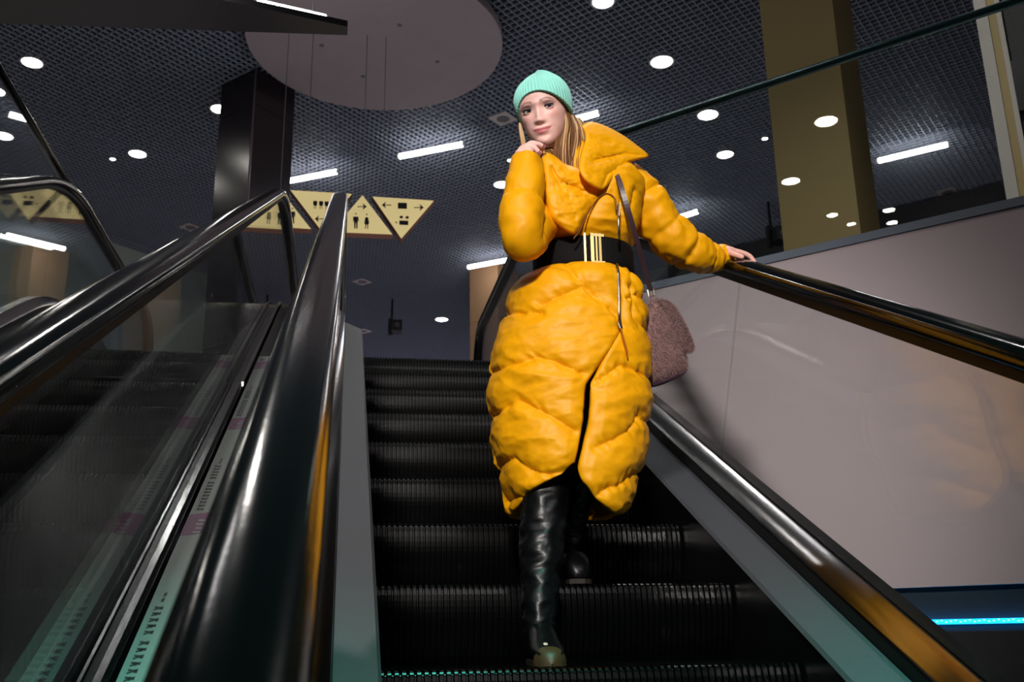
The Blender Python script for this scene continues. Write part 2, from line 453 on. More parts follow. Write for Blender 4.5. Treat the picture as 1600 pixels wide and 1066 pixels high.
while s < 2.2:
    a = max(s+0.30, -1.9)
    if s+0.30 > -1.9 and s+0.44 < 2.3:
        mb = MB(); tape_quad(mb, TX0, TX1, s+0.30, s+0.44, 0.2272, 0.02); mb.build('purple_block', M['tapepurple'], tape)
        mb = MB()
        for j in range(4):
            tape_quad(mb, TX1-0.030+0.003*(j % 2), TX1-0.012, s+0.315+j*0.026, s+0.328+j*0.026, 0.2279)
        mb.build('light_lettering', M['tape'], tape)
    for u0, nn, x0, x1, kind in ((0.47, 9, TX0+0.012, TX1-0.026, 'caps'), (0.72, 5, TX0+0.012, TX1-0.026, 'caps'), (0.86, 2, TX0+0.02, TX1-0.03, 'digits')):
        mb = MB()
        for j in range(nn):
            u = s+u0+j*0.026
            if u < -1.88 or u > 2.25: continue
            tape_quad(mb, x0, x1, u, u+0.006, 0.2272, 0.012)
            tape_quad(mb, x0, x1, u+0.012, u+0.018, 0.2272, -0.006 if kind == 'caps' else 0.004)
            if j % 2 == 0: tape_quad(mb, x1-0.006, x1, u+0.004, u+0.016, 0.2272)
            else: tape_quad(mb, (x0+x1)/2-0.003, (x0+x1)/2+0.003, u+0.004, u+0.016, 0.2272)
        if mb.v: mb.build('dark_lettering', M['tapeink'], tape)
    s += period

# ------------------------------------------------------------------ glass railing on the gallery edge
rl = thing('glass_railing', (*diag(1.6), ZF), 'glass railing with dark round handrail along the top of the white wall', 'railing')
px = [0.71, 2.45, 4.1, 5.75, 7.4]
for a, b in zip(px[:-1], px[1:]):
    dbuild('glass_panel', M['glass'], a+0.004, b-0.004, 0.012, 0.026, 1.80, 2.70, rl)
MB().tube([(*(diag(0.70)+0.013), 2.715), (*(diag(7.4)+0.013), 2.715)], 0.021, 14).build('handrail', M['railmetal'], rl, smooth=True)
lr = thing('glass_railing', (-2.52, 3.6, ZF), 'glass railing with a dark bar beyond the left escalator', 'railing')
MB().tube([(-2.47, 0.6, 3.02), (-2.47, 5.6, 3.02)], 0.028, 12).build('handrail', M['rubber'], lr, smooth=True)
for a in (0.62, 2.3, 3.95):
    MB().box(-2.476, -2.464, a, a+1.64, 1.62, 3.0).build('glass_panel', M['glass'], lr)
struct(MB().box(-3.2, -2.46, 0.55, 3.6, 1.3, 1.62).build('floor_side', M['floor']))

# ------------------------------------------------------------------ columns
def diamond(c, half):
    return [(c[0]-half, c[1]), (c[0], c[1]-half), (c[0]+half, c[1]), (c[0], c[1]+half)]
def column(name, c, half, label, m, joints, jm):
    t = thing(name, (c[0], c[1], ZF), label, 'column')
    zs = [ZF]+joints+[ZC+0.3]
    for a, b in zip(zs[:-1], zs[1:]):
        MB().prism([(x, y, a+0.006) for x, y in diamond(c, half)], (0, 0, b-a-0.012)).build('cladding_panel', m, t)
    MB().prism([(x, y, ZF) for x, y in diamond(c, half-0.02)], (0, 0, ZC+0.3-ZF)).build('core', jm, t)
    return t
col = column('column', (-2.17, 13.03), 0.60, 'dark glossy square column rising to the ceiling beside the white disc', M['pillar'], [4.4, 8.35], M['joint'])
MB().tube([(-2.17, 12.427, ZF), (-2.17, 12.427, ZC)], 0.016, 8).build('corner_trim', M['joint'], col)
column('column', (4.62, 7.03), 0.58, 'olive painted square column behind the glass railing', M['olive'], [3.95], M['olive'])
column('column', (3.10, 21.3), 0.62, 'beige column at the back beside the escalator landing', M['beige'], [5.0, 7.6], M['olive'])
# shop front at the far right
sf = thing('shop_front', (5.3, 4.6, ZF), 'pale door frame and dark shop front at the right edge', 'shop front')
M['framewhite'] = mat('frame_white', (196,192,184), 0.6, var=0.06)
d = np.array([R2, -R2]); n = np.array([R2, R2])
def shop_box(name, a, b, d0, d1, z0, z1, m):
    o = np.array([5.0, 4.72]); p = [o+d*a+n*d0, o+d*b+n*d0, o+d*b+n*d1, o+d*a+n*d1]
    return MB().prism([(*q, z0) for q in p], (0, 0, z1-z0)).build(name, m, sf)
shop_box('door_frame', 0.0, 0.10, 0, 0.3, ZF, ZC+0.1, M['framewhite'])
shop_box('olive_jamb', 0.10, 0.17, 0.02, 0.3, ZF, ZC+0.1, M['olive'])
shop_box('door_frame', 0.17, 0.21, 0, 0.3, ZF, ZC+0.1, M['framewhite'])
shop_box('shop_window', 0.21, 4.5, 0.05, 0.3, ZF, ZC+0.1, M['darkwall'])
shop_box('fascia', 0.21, 4.5, 0.0, 0.05, 4.4, 4.9, M['canopy'])

# ------------------------------------------------------------------ ceiling disc and dark canopy
disc = thing('ceiling_disc', (-0.28, 11.2, 8.8), 'large round pale plaster disc hung below the lattice ceiling', 'ceiling panel')
mb = MB(); mb.prism(spin((-0.28, 11.2, 8.80), 1.95, 96), (0, 0, 0.16)); smooth_angle(mb.build('disc_panel', M['disc'], disc))
for x, y in ((0.05, 10.6), (-0.45, 12.1), (-1.1, 11.3), (0.7, 11.5)):
    MB().prism(spin((x, y, 8.792), 0.035, 14), (0, 0, 0.01)).build('screw_cap', M['grille'], disc)
cn = thing('hanging_canopy', (-2.9, 9.0, 7.5), 'long black wedge-shaped canopy at the top left edge', 'canopy')
MB().prism([(-7.5, 9.58, 7.5), (-0.694, 8.986, 7.5), (-0.696, 8.80, 7.5), (-2.1, 8.48, 7.5), (-7.5, 7.3, 7.5)], (0, 0, 0.09)).build('canopy_panel', M['canopy'], cn)
for x, y in ((-5.2, 8.9), (-2.4, 8.9)):
    MB().tube([(x, y, 7.55), (x, y, ZC)], 0.006, 6).build('hanger', M['cable'], cn)

# ------------------------------------------------------------------ lamps
def tube_lamp(a, b, label):
    a, b = np.array(a), np.array(b); c = (a+b)/2; d = (b-a)/np.linalg.norm(b-a)
    t = thing('tube_light', c, label, 'tube light', 'fluorescent tube lights')
    MB().tube([a+d*0.02, a+d*0.035, b-d*0.035, b-d*0.02], [0.035, 0.052, 0.052, 0.035], 12).build('tube', M['tube'], t, smooth=True)
    for e in (a, b):
        s = 1 if e is a else -1
        MB().tube([e-d*s*0.012, e+d*s*0.024], 0.04, 12).build('end_cap', M['lampring'], t)
    for e in (a+d*0.2, b-d*0.2):
        MB().tube([e+(0, 0, 0.04), (e[0], e[1], ZC-0.003)], 0.005, 6).build('suspension_wire', M['cable'], t)
ZT = 8.7
for (p, q, lb) in (((622,245), (725,225), 'glowing tube light between the hanging signs and the white disc'),
                   ((440,285), (528,268), 'glowing tube light just right of the dark column'),
                   ((730,418), (806,404), 'glowing tube light at the elbow of the yellow coat, lowest of all'),
                   ((1042,346), (1092,330), 'glowing tube light behind the woman\'s outstretched sleeve'),
                   ((860,198), (937,176), 'glowing tube light behind the turquoise hat')):
    tube_lamp(at_z(*p, ZT), at_z(*q, ZT), lb)
tube_lamp(at_z(1370, 252, ZT), at_z(1483, 225, ZT), 'bright tube light seen through the railing glass right of the olive column')
e0, e1 = at_z(398, 4, 7.72), at_z(512, 30, 7.72)
tube_lamp(e0, e1, 'bright tube light along the edge of the black canopy, top left')

def downlight(p, r, label, power=0.0, group='round ceiling downlights'):
    c = np.array([p[0], p[1], ZC])
    t = thing('downlight', (c[0], c[1], ZC), label, 'downlight', group)
    mb = MB(); n = 28
    rings = [spin((c[0], c[1], ZC+z), rr, n) for rr, z in ((r*1.22, 0.0), (r*1.22, -0.014), (r*1.02, -0.014), (r*1.0, 0.0), (r*1.0, 0.03))]
    mb.loft(rings, True, False); mb.build('ring', M['lampring'], t, smooth=False)
    MB().add(spin((c[0], c[1], ZC-0.006), r, n), [tuple(range(n))]).build('lens', M['lamp'], t)
    MB().prism(spin((c[0], c[1], ZC-0.002), r*1.15, n), (0, 0, 0.11)).build('housing', M['lampring'], t)
    if power:
        l = bpy.data.lights.new('downlight_beam', 'SPOT'); l.energy = power; l.color = (1.0, 0.96, 0.92)
        l.spot_size = math.radians(110); l.spot_blend = 0.8; l.shadow_soft_size = 0.12
        o = bpy.data.objects.new('beam', l); COL.objects.link(o); o.parent = t
        o.location = (0, 0, -0.03)
    return t
DL = [((50,97), .15, 'downlight at the upper left with a teal halo'),
      ((6,212), .15, 'downlight at the left edge above the left escalator handrail'),
      ((-8,142), .15, 'downlight cut by the left edge of the picture'),
      ((215,240), .15, 'downlight between the left escalator and the dark column'),
      ((176,248), .05, 'tiny downlight left of the dark column, beside a larger one'),
      ((344,170), .15, 'downlight touching the left side of the dark column'),
      ((1034,96), .17, 'large downlight above the gallery handrail, right of the turquoise hat'),
      ((1106,179), .17, 'large downlight just below the gallery handrail'),
      ((1133,241), .15, 'downlight under the gallery handrail, right of the yellow collar tip'),
      ((1195,216), .05, 'tiny downlight beside the olive column'),
      ((784,288), .15, 'downlight beside the yellow sleeve at chin height'),
      ((798,250), .06, 'tiny downlight beside the hand under the chin'),
      ((616,519), .17, 'downlight under the security camera, above the top step'),
      ((690,499), .17, 'downlight right of the security camera near the back column'),
      ((942,2), .15, 'downlight cut by the top edge above the hat')]
for p, r, lb in DL:
    q = at_z(*p, ZC); downlight(q, r, lb, 420 if r > 0.1 else 0)
# lamps behind the camera: the railing glass mirrors them
for q, r, wh in (((-9.49,-4.68), .2, 'high on the olive column'), ((-11.96,-5.13), .18, 'at the left edge of the olive column'), ((-13.05,-7.95), .13, 'just right of the olive column'), ((-13.7,-8.4), .12, 'low beside the olive column'), ((-13.9,-7.5), .1, 'lowest of all by the slab edge'), ((-13.48,-6.82), .12, 'low on the olive column')):
    downlight(q, r, 'downlight mirrored in the railing glass '+wh, 0, 'downlights behind the camera')
for q, wh in (((-4.5,-5.0), 'far left behind the camera'), ((-1.5,-3.5), 'straight above the camera'), ((1.0,-6.0), 'right behind the camera'), ((-2.63, 7.55), 'mirrored as a white spot in the right steel profile'), ((2.5, 3.0), 'over the glass railing, strengthened to light the olive column'), ((-6.0, 8.6), 'over the left escalator side')):
    downlight(q, .16, 'downlight outside the picture, '+wh, 750 if q[0] > 2 else 260, 'downlights over the void')  # the lamp over the railing is unseen, strengthened to light the olive column

tube_lamp((0.2, -4.6, ZT), (1.2, -5.4, ZT), 'unseen tube light added behind the camera for glints on the step risers')  # added unseen lamp that puts highlights on the step risers
tube_lamp((-3.0, 6.7, ZT), (-3.45, 5.6, ZT), 'tube light above the top edge of the picture, mirrored in the steel profile')
# ------------------------------------------------------------------ ceiling loudspeakers and security cameras
def speaker(p, label):
    c = at_z(*p, ZC); t = thing('ceiling_speaker', (c[0], c[1], ZC), label, 'speaker', 'square ceiling loudspeakers')
    MB().prism([(x, y, ZC-0.012) for x, y in diamond(c, 0.27)], (0, 0, 0.012)).build('panel', M['speaker'], t)
    MB().prism(spin((c[0], c[1], ZC-0.02), 0.115, 24), (0, 0, 0.01)).build('grille', M['grille'], t)
speaker((786,185), 'square ceiling speaker panel left of the woman\'s face')
speaker((298,355), 'square ceiling speaker panel left of the dark column foot')
speaker((566,440), 'square ceiling speaker panel beside the steel rail end below the signs')
speaker((568,517), 'square ceiling speaker panel low beside the left top of the steps')
speaker((1480,300), 'square ceiling speaker panel seen through the railing glass')
def cctv(p, k, label):
    c = at_z(p[0], p[1]-24*k, ZC); t = thing('security_camera', (c[0], c[1], ZC), label, 'security camera')
    top = c[2]; L = 0.62
    MB().tube([(c[0], c[1], top), (c[0], c[1], top-L)], 0.03, 10).build('pole', M['camera_body'], t)
    MB().box(c[0]-0.02, c[0]+0.26, c[1]-0.32, c[1]+0.1, top-L-0.36, top-L-0.06).build('housing', M['camera_body'], t)
    MB().box(c[0]-0.10, c[0]+0.02, c[1]-0.1, c[1]+0.06, top-L-0.42, top-L+0.04).build('bracket', M['camera_body'], t)
    MB().tube([(c[0]+0.12, c[1]-0.32, top-L-0.21), (c[0]+0.12, c[1]-0.36, top-L-0.21)], 0.07, 12).build('lens_cap', M['grille'], t)
cctv((613,492), 1.0, 'black security camera hanging from the ceiling above the steps')
cctv((1200,340), 1.0, 'black security camera hanging left of the olive column')

# ------------------------------------------------------------------ hanging triangular signs
SY = 10.85
def sp(px, py, y=SY): return at_y(px, py, y)
def sign(tri, label, marks, cables):
    P = [sp(*p) for p in tri]; c = sum(P)/3
    t = thing('hanging_sign', c, label, 'sign', 'triangular hanging signs')
    ins = [p+(c-p)*0.02 for p in P]
    MB().prism(P, (0, 0.16, 0)).build('sign_box', M['signside'], t)
    MB().prism([p-np.array([0, 0.006, 0]) for p in ins], (0, 0.006, 0)).build('sign_face', M['signface'], t)
    for nm, poly in marks:
        MB().prism([sp(x, y, SY-0.012)for x, y in poly], (0, 0.006, 0)).build(nm, M['picto'], t)
    for (x, y) in cables:
        a = sp(x, y, SY+0.08); MB().tube([a-(0, 0, 0.03), (a[0], a[1], ZC-0.2)], 0.006, 6).build('cable', M['cable'], t)
        MB().tube([a-(0, 0, 0.02), a+(0, 0, 0.06)], 0.016, 8).build('cable_grip', M['cable'], t)
def arrow(x0, x1, y, h, yb=None):     # tip x0, tail x1
    s = 1 if x1 > x0 else -1; b = x0+s*h*1.25; w = h*0.10
    return [(x0, y), (b, y-h), (b-s*h*0.35, y-w), (x1, y-w+0.2), (x1, y+w+0.2), (b-s*h*0.35, y+w), (b, y+h)]
def rect(x0, y0, x1, y1, sk=0.0): return [(x0, y0), (x1, y0+sk), (x1, y1+sk), (x0, y1)]
def blob(x, y, rx, ry, n=12): return [(x+rx*math.cos(2*math.pi*k/n), y+ry*math.sin(2*math.pi*k/n)) for k in range(n)]
def man(x, y): return [('head', blob(x, y, 1.1, 1.2, 8)), ('figure', [(x-4, y+4.6), (x+4, y+4.8), (x+4.4, y+12), (x+3.2, y+12), (x+2.8, y+8), (x+2.6, y+23), (x+0.8, y+23), (x+0.3, y+14), (x-0.3, y+14), (x-0.8, y+23), (x-2.6, y+23), (x-2.8, y+8), (x-3.2, y+12), (x-4.4, y+12)])]
def woman(x, y): return [('head', blob(x, y, 1.1, 1.2, 8)), ('figure', [(x-2.2, y+4.6), (x+2.2, y+4.7), (x+3.7, y+14), (x+2.2, y+15.5), (x+2.1, y+22.5), (x+0.9, y+22.5), (x+0.7, y+15.8), (x-0.9, y+15.8), (x-1.4, y+22.5), (x-2.6, y+22.5), (x-2.2, y+15.5), (x-3.7, y+14)])]
def chair(x, y): return [('seat_icon', [(x-3.2, y-3), (x-2.2, y-4), (x+2.2, y-4), (x+3.2, y-3), (x+3, y+1.6), (x+1.6, y+3.2), (x-1.6, y+3.2), (x-3, y+1.6)]), ('leg_icon', rect(x-2, y+3.4, x-1.1, y+8)), ('leg_icon', rect(x+0.7, y+3.4, x+1.6, y+8))]
sign([(581,307), (679,313.5), (627,374)], 'downward triangle sign with a screen symbol and two arrows, rightmost sign',
     [('arrow', arrow(596.6, 611.5, 320.3, 5.2)), ('screen', rect(621.7, 316.8, 635.8, 325.8, 0.4)), ('arrow', arrow(662, 647.3, 324.2, 5.2)),
      ('dot', blob(627.1, 339.2, 2.7, 2.0)), ('dot', blob(636.2, 339.7, 2.7, 2.0)), ('bar', rect(624, 344.6, 637.9, 351.0, 0.6)), ('dot', blob(619.1, 347.6, 1.2, 1.2))],
     [(597.5, 310)])
sign([(566.5,304.5), (614,367), (516,363)], 'upward triangle sign with man and woman symbols and a right arrow',
     [('arrow', arrow(573, 558.5, 322.8, 5.2))]+man(556, 334)+woman(573, 335), [(566.5, 309)])
sign([(453,297), (551,303), (501,360)], 'downward triangle sign with three seat symbols and a left arrow',
     chair(492.5, 318)+chair(501.7, 318.4)+chair(510.4, 318.8)+[('arrow', arrow(492, 508, 342, 5.0))], [(478, 301)])
sign([(438,296.5), (487,358.5), (389,352)], 'upward triangle sign behind the left handrail, leftmost sign',
     [('arrow', arrow(446, 458, 315, 4.0))]+man(457, 326)+[('screen', rect(428, 330, 446, 343, 0.6))], [(438, 302)])
# ------------------------------------------------------------------ the woman
def interp(x, xs, ys): return float(np.interp(x, xs, ys))
def fbm(p, oct=4):
    return mnoise.fractal(Vector(p), 1.0, 2.0, oct)
def seg_dist(P, polys):
    """distance (px) from points P (n,2) to the nearest of several polylines"""
    best = np.full(len(P), 1e9)
    for poly in polys:
        for (ax, ay), (bx, by) in zip(poly[:-1], poly[1:]):
            d = np.array([bx-ax, by-ay], float); L = d@d
            t = np.clip(((P-np.array([ax, ay]))@d)/L, 0, 1)
            q = P-np.array([ax, ay])-t[:, None]*d
            best = np.minimum(best, np.hypot(q[:, 0], q[:, 1]))
    return best
def grid_normals(G):
    du = np.gradient(G, axis=0); dv = np.gradient(G, axis=1)
    n = np.cross(du, dv); return n/(np.linalg.norm(n, axis=2, keepdims=True)+1e-12)
def grid_build(name, G, m, parent, closed_u=False, closed_v=False, solid=None):
    nu, nv = G.shape[:2]; fs = []
    for i in range(nu if closed_u else nu-1):
        for j in range(nv if closed_v else nv-1):
            a, b = i, (i+1) % nu; c, d = j, (j+1) % nv
            fs.append((a*nv+c, b*nv+c, b*nv+d, a*nv+d))
    me = bpy.data.meshes.new(name); me.from_pydata([tuple(p) for p in G.reshape(-1, 3)], [], fs); me.update()
    bm = bmesh.new(); bm.from_mesh(me); bmesh.ops.remove_doubles(bm, verts=bm.verts, dist=1e-5)
    bmesh.ops.recalc_face_normals(bm, faces=bm.faces); bm.to_mesh(me); bm.free()
    me.materials.append(m); me.polygons.foreach_set('use_smooth', [True]*len(me.polygons))
    o = link(name, me, parent)
    if solid:
        md = o.modifiers.new('solidify', 'SOLIDIFY'); md.thickness = solid; md.offset = -1
    return o
def wrinkle(P, sc, amp, seed=0.0):
    """fine ridged folds, stretched along x"""
    out = np.empty(len(P))
    for i, p in enumerate(P):
        a = fbm((p[0]*sc[0]+seed, p[1]*sc[1], p[2]*sc[2]), 3)
        out[i] = (1-abs(a)*2.2)*amp
    return out

M['coat'] = mat('coat_yellow', (238,166,0), 0.5, var=0.05, vscale=12, bump=0.10, bscale=38, spec=0.3)
M['zip'] = mat('zip_bronze', (120,78,40), 0.4, 0.5, var=0.1)
M['silver'] = mat('silver_metal', (205,198,190), 0.25, 1.0, var=0.05)
M['gold'] = mat('gold_metal', (250,222,150), 0.42, 0.75, var=0.05)
M['belt'] = mat('belt_black', (9,8,9), 0.8, spec=0.2, var=0.15, vscale=40, bump=0.1, bscale=300)
M['leather'] = mat('boot_leather', (6,7,9), 0.36, spec=0.35, var=0.2, vscale=15, bump=0.10, bscale=45)
M['sole'] = mat('boot_sole', (34,29,22), 0.6, var=0.15)
M['jeans'] = mat('jeans_blue', (96,140,150), 0.8, var=0.15, vscale=60)
M['knit'] = mat('mint_knit', (150,230,214), 0.9, var=0.05, vscale=40, bump=0.25, bscale=500, sheen=0.2)
M['eye'] = mat('eye_white', (226,216,216), 0.25, var=0.02, coat=0.5)
M['iris'] = mat('eye_iris', (56,66,84), 0.2, var=0.25, vscale=900, coat=0.5)
M['pupil'] = mat('eye_pupil', (6,6,8), 0.15, var=0.05, coat=0.5)
M['lash'] = mat('lash_dark', (24,18,18), 0.6, var=0.1)
M['nail'] = mat('nail_dark', (150,92,92), 0.25, var=0.1, coat=0.5)
# skin: colour attribute painted once from anatomy (lips, brows, cheeks)
sk = bpy.data.materials.new('skin'); sk.use_nodes = True
_nt = sk.node_tree; _b = _nt.nodes['Principled BSDF']
_a = _nt.nodes.new('ShaderNodeAttribute'); _a.attribute_name = 'complexion'
_n = _nt.nodes.new('ShaderNodeTexNoise'); _n.inputs['Scale'].default_value = 90
_mx = _nt.nodes.new('ShaderNodeMix'); _mx.data_type = 'RGBA'; _mx.blend_type = 'MULTIPLY'; _mx.inputs[0].default_value = 0.08
_nt.links.new(_a.outputs['Color'], _mx.inputs[6]); _nt.links.new(_n.outputs['Color'], _mx.inputs[7])
_nt.links.new(_mx.outputs[2], _b.inputs['Base Color'])
_b.inputs['Roughness'].default_value = 0.48
_b.inputs['Subsurface Weight'].default_value = 0.12
_b.inputs['Subsurface Radius'].default_value = (0.012, 0.005, 0.003)
M['skin'] = sk
hr = mat('hair_blonde', (112,74,42), 0.42, var=0.45, vscale=90, spec=0.5, stretch=(1.0, 1.0, 0.12)); M['hair'] = hr

YC = 0.42
foot_pos = (0.0, 0.28, 0.0)
person = thing('person', foot_pos, 'woman in a long yellow quilted coat and mint beanie, one hand at her chin', 'person')

# ---- head frame
def rot_axis(ax, deg): return np.array(Matrix.Rotation(math.radians(deg), 3, Vector(ax)))
HC = at_y(849, 175.5, 0.335)                         # centre of the head
hx, hz, hy = AX[0].copy(), AX[1].copy(), -AX[2].copy()   # facing the lens, then turned
R = rot_axis(hz, -15); hx, hy = R@hx, R@hy        # yaw to the viewer's left
R = rot_axis(hx, 2); hz, hy = R@hz, R@hy
R = rot_axis(AX[2], -12); hx, hy, hz = R@hx, R@hy, R@hz   # tilt
HM = np.array([hx, hy, hz]).T
HS = 1.02
def H(p): return HC + HM@(np.asarray(p, float)*HS)
Zs =  [-.116,-.112,-.104,-.095,-.080,-.060,-.040,-.020,0.0,.020,.050,.080,.100,.110,.116]
HWs = [ .004, .017, .029, .038, .0485,.0580,.0640,.0685,.0710,.0725,.0700,.0570,.0370,.0210,.004]
FRs = [ .048, .066, .077, .0815,.0810,.0830,.0815,.0800,.0795,.0845,.0830,.0690,.0460,.0260,.005]
BKs = [ .000,-.006, .004, .018, .040, .062, .076, .086, .093, .097, .096, .080, .056, .034, .006]
def sm(x, xs, ys):
    # smooth (catmull-like) interpolation of the profile tables
    xs = np.array(xs); ys = np.array(ys); i = int(np.clip(np.searchsorted(xs, x)-1, 0, len(xs)-2))
    x0, x1 = xs[i], xs[i+1]; t = (x-x0)/(x1-x0)
    m0 = (ys[min(i+1, len(xs)-1)]-ys[max(i-1, 0)])/(xs[min(i+1, len(xs)-1)]-xs[max(i-1, 0)])
    m1 = (ys[min(i+2, len(xs)-1)]-ys[i])/(xs[min(i+2, len(xs)-1)]-xs[i])
    h = x1-x0
    return (2*t**3-3*t*t+1)*ys[i]+(t**3-2*t*t+t)*h*m0+(-2*t**3+3*t*t)*ys[i+1]+(t**3-t*t)*h*m1
def skull(th, z, grow=0.0):
    """th = 0 at the nose, +90 deg at the viewer's right"""
    a = sm(z, Zs, HWs); f = sm(z, Zs, FRs); b = sm(z, Zs, BKs)
    s, c = math.sin(th), math.cos(th)
    e = 0.88 if c > 0 else 1.0
    x = a*math.copysign(abs(s)**e, s); y = (f if c > 0 else b)*math.copysign(abs(c)**(0.92 if c > 0 else 1.0), c)
    p = np.array([x, y, z])
    if grow:
        q = np.array([x/(a*a+1e-6), y/((f if c > 0 else b)**2+1e-6), (z/0.116**2)]); q /= np.linalg.norm(q)+1e-9
        p = p+q*grow
    return p
def g2(x, z, cx, cz, sx, sz): return math.exp(-((x-cx)/sx)**2-((z-cz)/sz)**2)
def face_disp(x, z):
    d = 0.0
    # nose: bridge to tip
    if -0.050 < z < 0.03:
        t = np.clip((0.014-z)/0.052, 0, 1)
        amp = 0.0035+0.0180*t**1.3
        if z < -0.036: amp *= max(0.0, 1-((-0.036-z)/0.012))**0.7
        if z > 0.014: amp *= math.exp(-((z-0.014)/0.010)**2)
        w = 0.0078+0.0038*t
        d += amp*math.exp(-(x/w)**2)
    for s in (-1, 1):
        d += 0.0066*g2(x, z, s*0.0118, -0.0375, 0.0062, 0.0066)       # wings
        d -= 0.0035*g2(x, z, s*0.0065, -0.0465, 0.0042, 0.0028)       # nostrils
        d -= 0.0070*g2(x, z, s*0.0320, 0.0010, 0.0185, 0.0110)        # sockets
        d += 0.0042*g2(x, z, s*0.030, 0.0190, 0.020, 0.0065)          # brow
        d += 0.0050*g2(x, z, s*0.046, -0.0210, 0.017, 0.015)          # cheekbones
        d -= 0.0030*g2(x, z, s*0.030, -0.062, 0.010, 0.012)           # beside the mouth
    lz = 0.0032*(x/0.024)**2                                          # slight smile
    d += 0.0052*g2(x, z, 0, -0.0585+lz, 0.0225, 0.0050)
    d += 0.0068*g2(x, z, 0, -0.0700+lz*1.4, 0.0195, 0.0062)
    d -= 0.0042*g2(x, z, 0, -0.0640+lz, 0.0235, 0.0016)
    d -= 0.0025*g2(x, z, 0, -0.0520, 0.0035, 0.0040)                  # philtrum
    d -= 0.0045*g2(x, z, 0, -0.0810, 0.016, 0.0050)                   # chin crease
    d += 0.0050*g2(x, z, 0, -0.0970, 0.014, 0.0100)
    return d
def head_grid(nt=150, nz=170):
    G = np.zeros((nz, nt, 3))
    zz = np.concatenate([[-.116], np.linspace(-.1155, .1155, nz-2), [.116]])
    for i, z in enumerate(zz):
        for j in range(nt):
            th0 = -math.pi+2*math.pi*j/nt
            th = th0-0.45*math.sin(th0)                 # more columns across the face
            p = skull(th, z)
            c = math.cos(th)
            if c > 0: p[1] += face_disp(p[0], z)*min(1.0, c*2.2)
            G[i, j] = H(p)
    return G

def ring_tube(pts, radii, n=16, flat=None):
    mb = MB(); mb.tube(pts, radii, n); return mb.v, mb.f

# ---- body: skull, neck, trunk, arms, hands and legs grown into one skin
BV, BF = [], []
def grow(v, f):
    k = len(BV); BV.extend([tuple(map(float, p)) for p in v]); BF.extend([tuple(i+k for i in q) for q in f])
G = head_grid()
nz_, nt_ = G.shape[:2]
grow(G.reshape(-1, 3), [(i*nt_+j, i*nt_+(j+1) % nt_, (i+1)*nt_+(j+1) % nt_, (i+1)*nt_+j) for i in range(nz_-1) for j in range(nt_)]
     + [tuple(range(nt_))[::-1], tuple((nz_-1)*nt_+j for j in range(nt_))])
for s in (-1, 1):                                       # ears, mostly under the hat
    mb = MB(); mb.tube([H((s*0.067, -0.012, 0.02)), H((s*0.072, -0.018, 0.012)), H((s*0.071, -0.016, -0.01)), H((s*0.066, -0.008, -0.026))], [0.006, 0.010, 0.009, 0.005], 10); grow(mb.v, mb.f)
neck0 = H((0, -0.012, -0.075)); chest = np.array([0.085, YC+0.01, 1.36])
def body_tube(pts, rad, n=18):
    mb = MB(); c = catmull(pts, 6); r = list(np.interp(np.linspace(0, 1, len(c)), np.linspace(0, 1, len(rad)), rad)); mb.tube(c, r, n); grow(mb.v, mb.f)
body_tube([H((0, -0.01, -0.03)), neck0, (neck0+chest)/2+np.array([0, 0.012, 0]), chest], [0.05, 0.049, 0.052, 0.075])
body_tube([chest+np.array([0, 0, 0.01]), (0.09, YC+0.02, 1.22), (0.085, YC+0.02, 1.12), (0.06, YC+0.02, 0.98), (0.05, YC+0.02, 0.88)], [0.085, 0.10, 0.085, 0.105, 0.10])
shR, shL = at_y(862, 292, YC), at_y(978, 285, YC)
body_tube([chest+np.array([-0.02, 0, 0.02]), shR], [0.06, 0.05]); body_tube([chest+np.array([0.02, 0, 0.02]), shL], [0.06, 0.05])
elR, wrR = at_y(818, 370, 0.19), at_y(824, 255, 0.221)
elL, wrL = at_y(1050, 370, 0.46), at_y(1131, 399, 0.545)
body_tube([shR, (shR+elR)/2, elR], [0.045, 0.04, 0.034]); body_tube([elR, (elR*0.5+wrR*0.5), wrR], [0.034, 0.032, 0.023])
body_tube([shL, (shL+elL)/2, elL], [0.045, 0.04, 0.034]); body_tube([elL, (elL+wrL)/2, wrL], [0.034, 0.032, 0.023])
# legs
hipR, hipL = np.array([-0.02, YC+0.01, 0.88]), np.array([0.11, YC+0.02, 0.88])
anR, anL = np.array([-0.085, 0.245, 0.10]), np.array([0.067, 0.60, 0.31])
knR, knL = at_y(852, 775, 0.335), at_y(907, 748, 0.50)
body_tube([hipR, (hipR+knR)/2, knR], [0.075, 0.058, 0.042]); body_tube([knR, (knR+anR)/2, anR], [0.042, 0.036, 0.026])
body_tube([hipL, (hipL+knL)/2, knL], [0.075, 0.056, 0.038]); body_tube([knL, (knL+anL)/2, anL], [0.038, 0.030, 0.024])
body_tube([anR, anR+np.array([-0.005, -0.06, -0.05]), anR+np.array([-0.012, -0.14, -0.07])], [0.03, 0.028, 0.02])
body_tube([anL, anL+np.array([0.003, -0.05, -0.05]), anL+np.array([0.0, -0.13, -0.07])], [0.03, 0.028, 0.02])
# hands: palm plus five separate bent fingers
NAILS = []
def finger(pts, r0, r1):
    c = catmull(pts, 6); rr = list(np.linspace(r0, r1, len(c))); mb = MB(); mb.tube(c, rr, 12); grow(mb.v, mb.f)
    mb = MB(); d = c[-1]-c[-2]; d = d/np.linalg.norm(d); mb.tube([c[-1]-d*0.001, c[-1]+d*r1*0.5, c[-1]+d*r1*0.85, c[-1]+d*r1], [r1, r1*0.86, r1*0.5, r1*0.05], 12); grow(mb.v, mb.f)
    NAILS.append((c[-1], c[-1]-c[-3], r1))
def P3(x, y, Y): return at_y(x, y, Y)
def PH(x, y, Y): return at_y(x, y, Y+0.056)
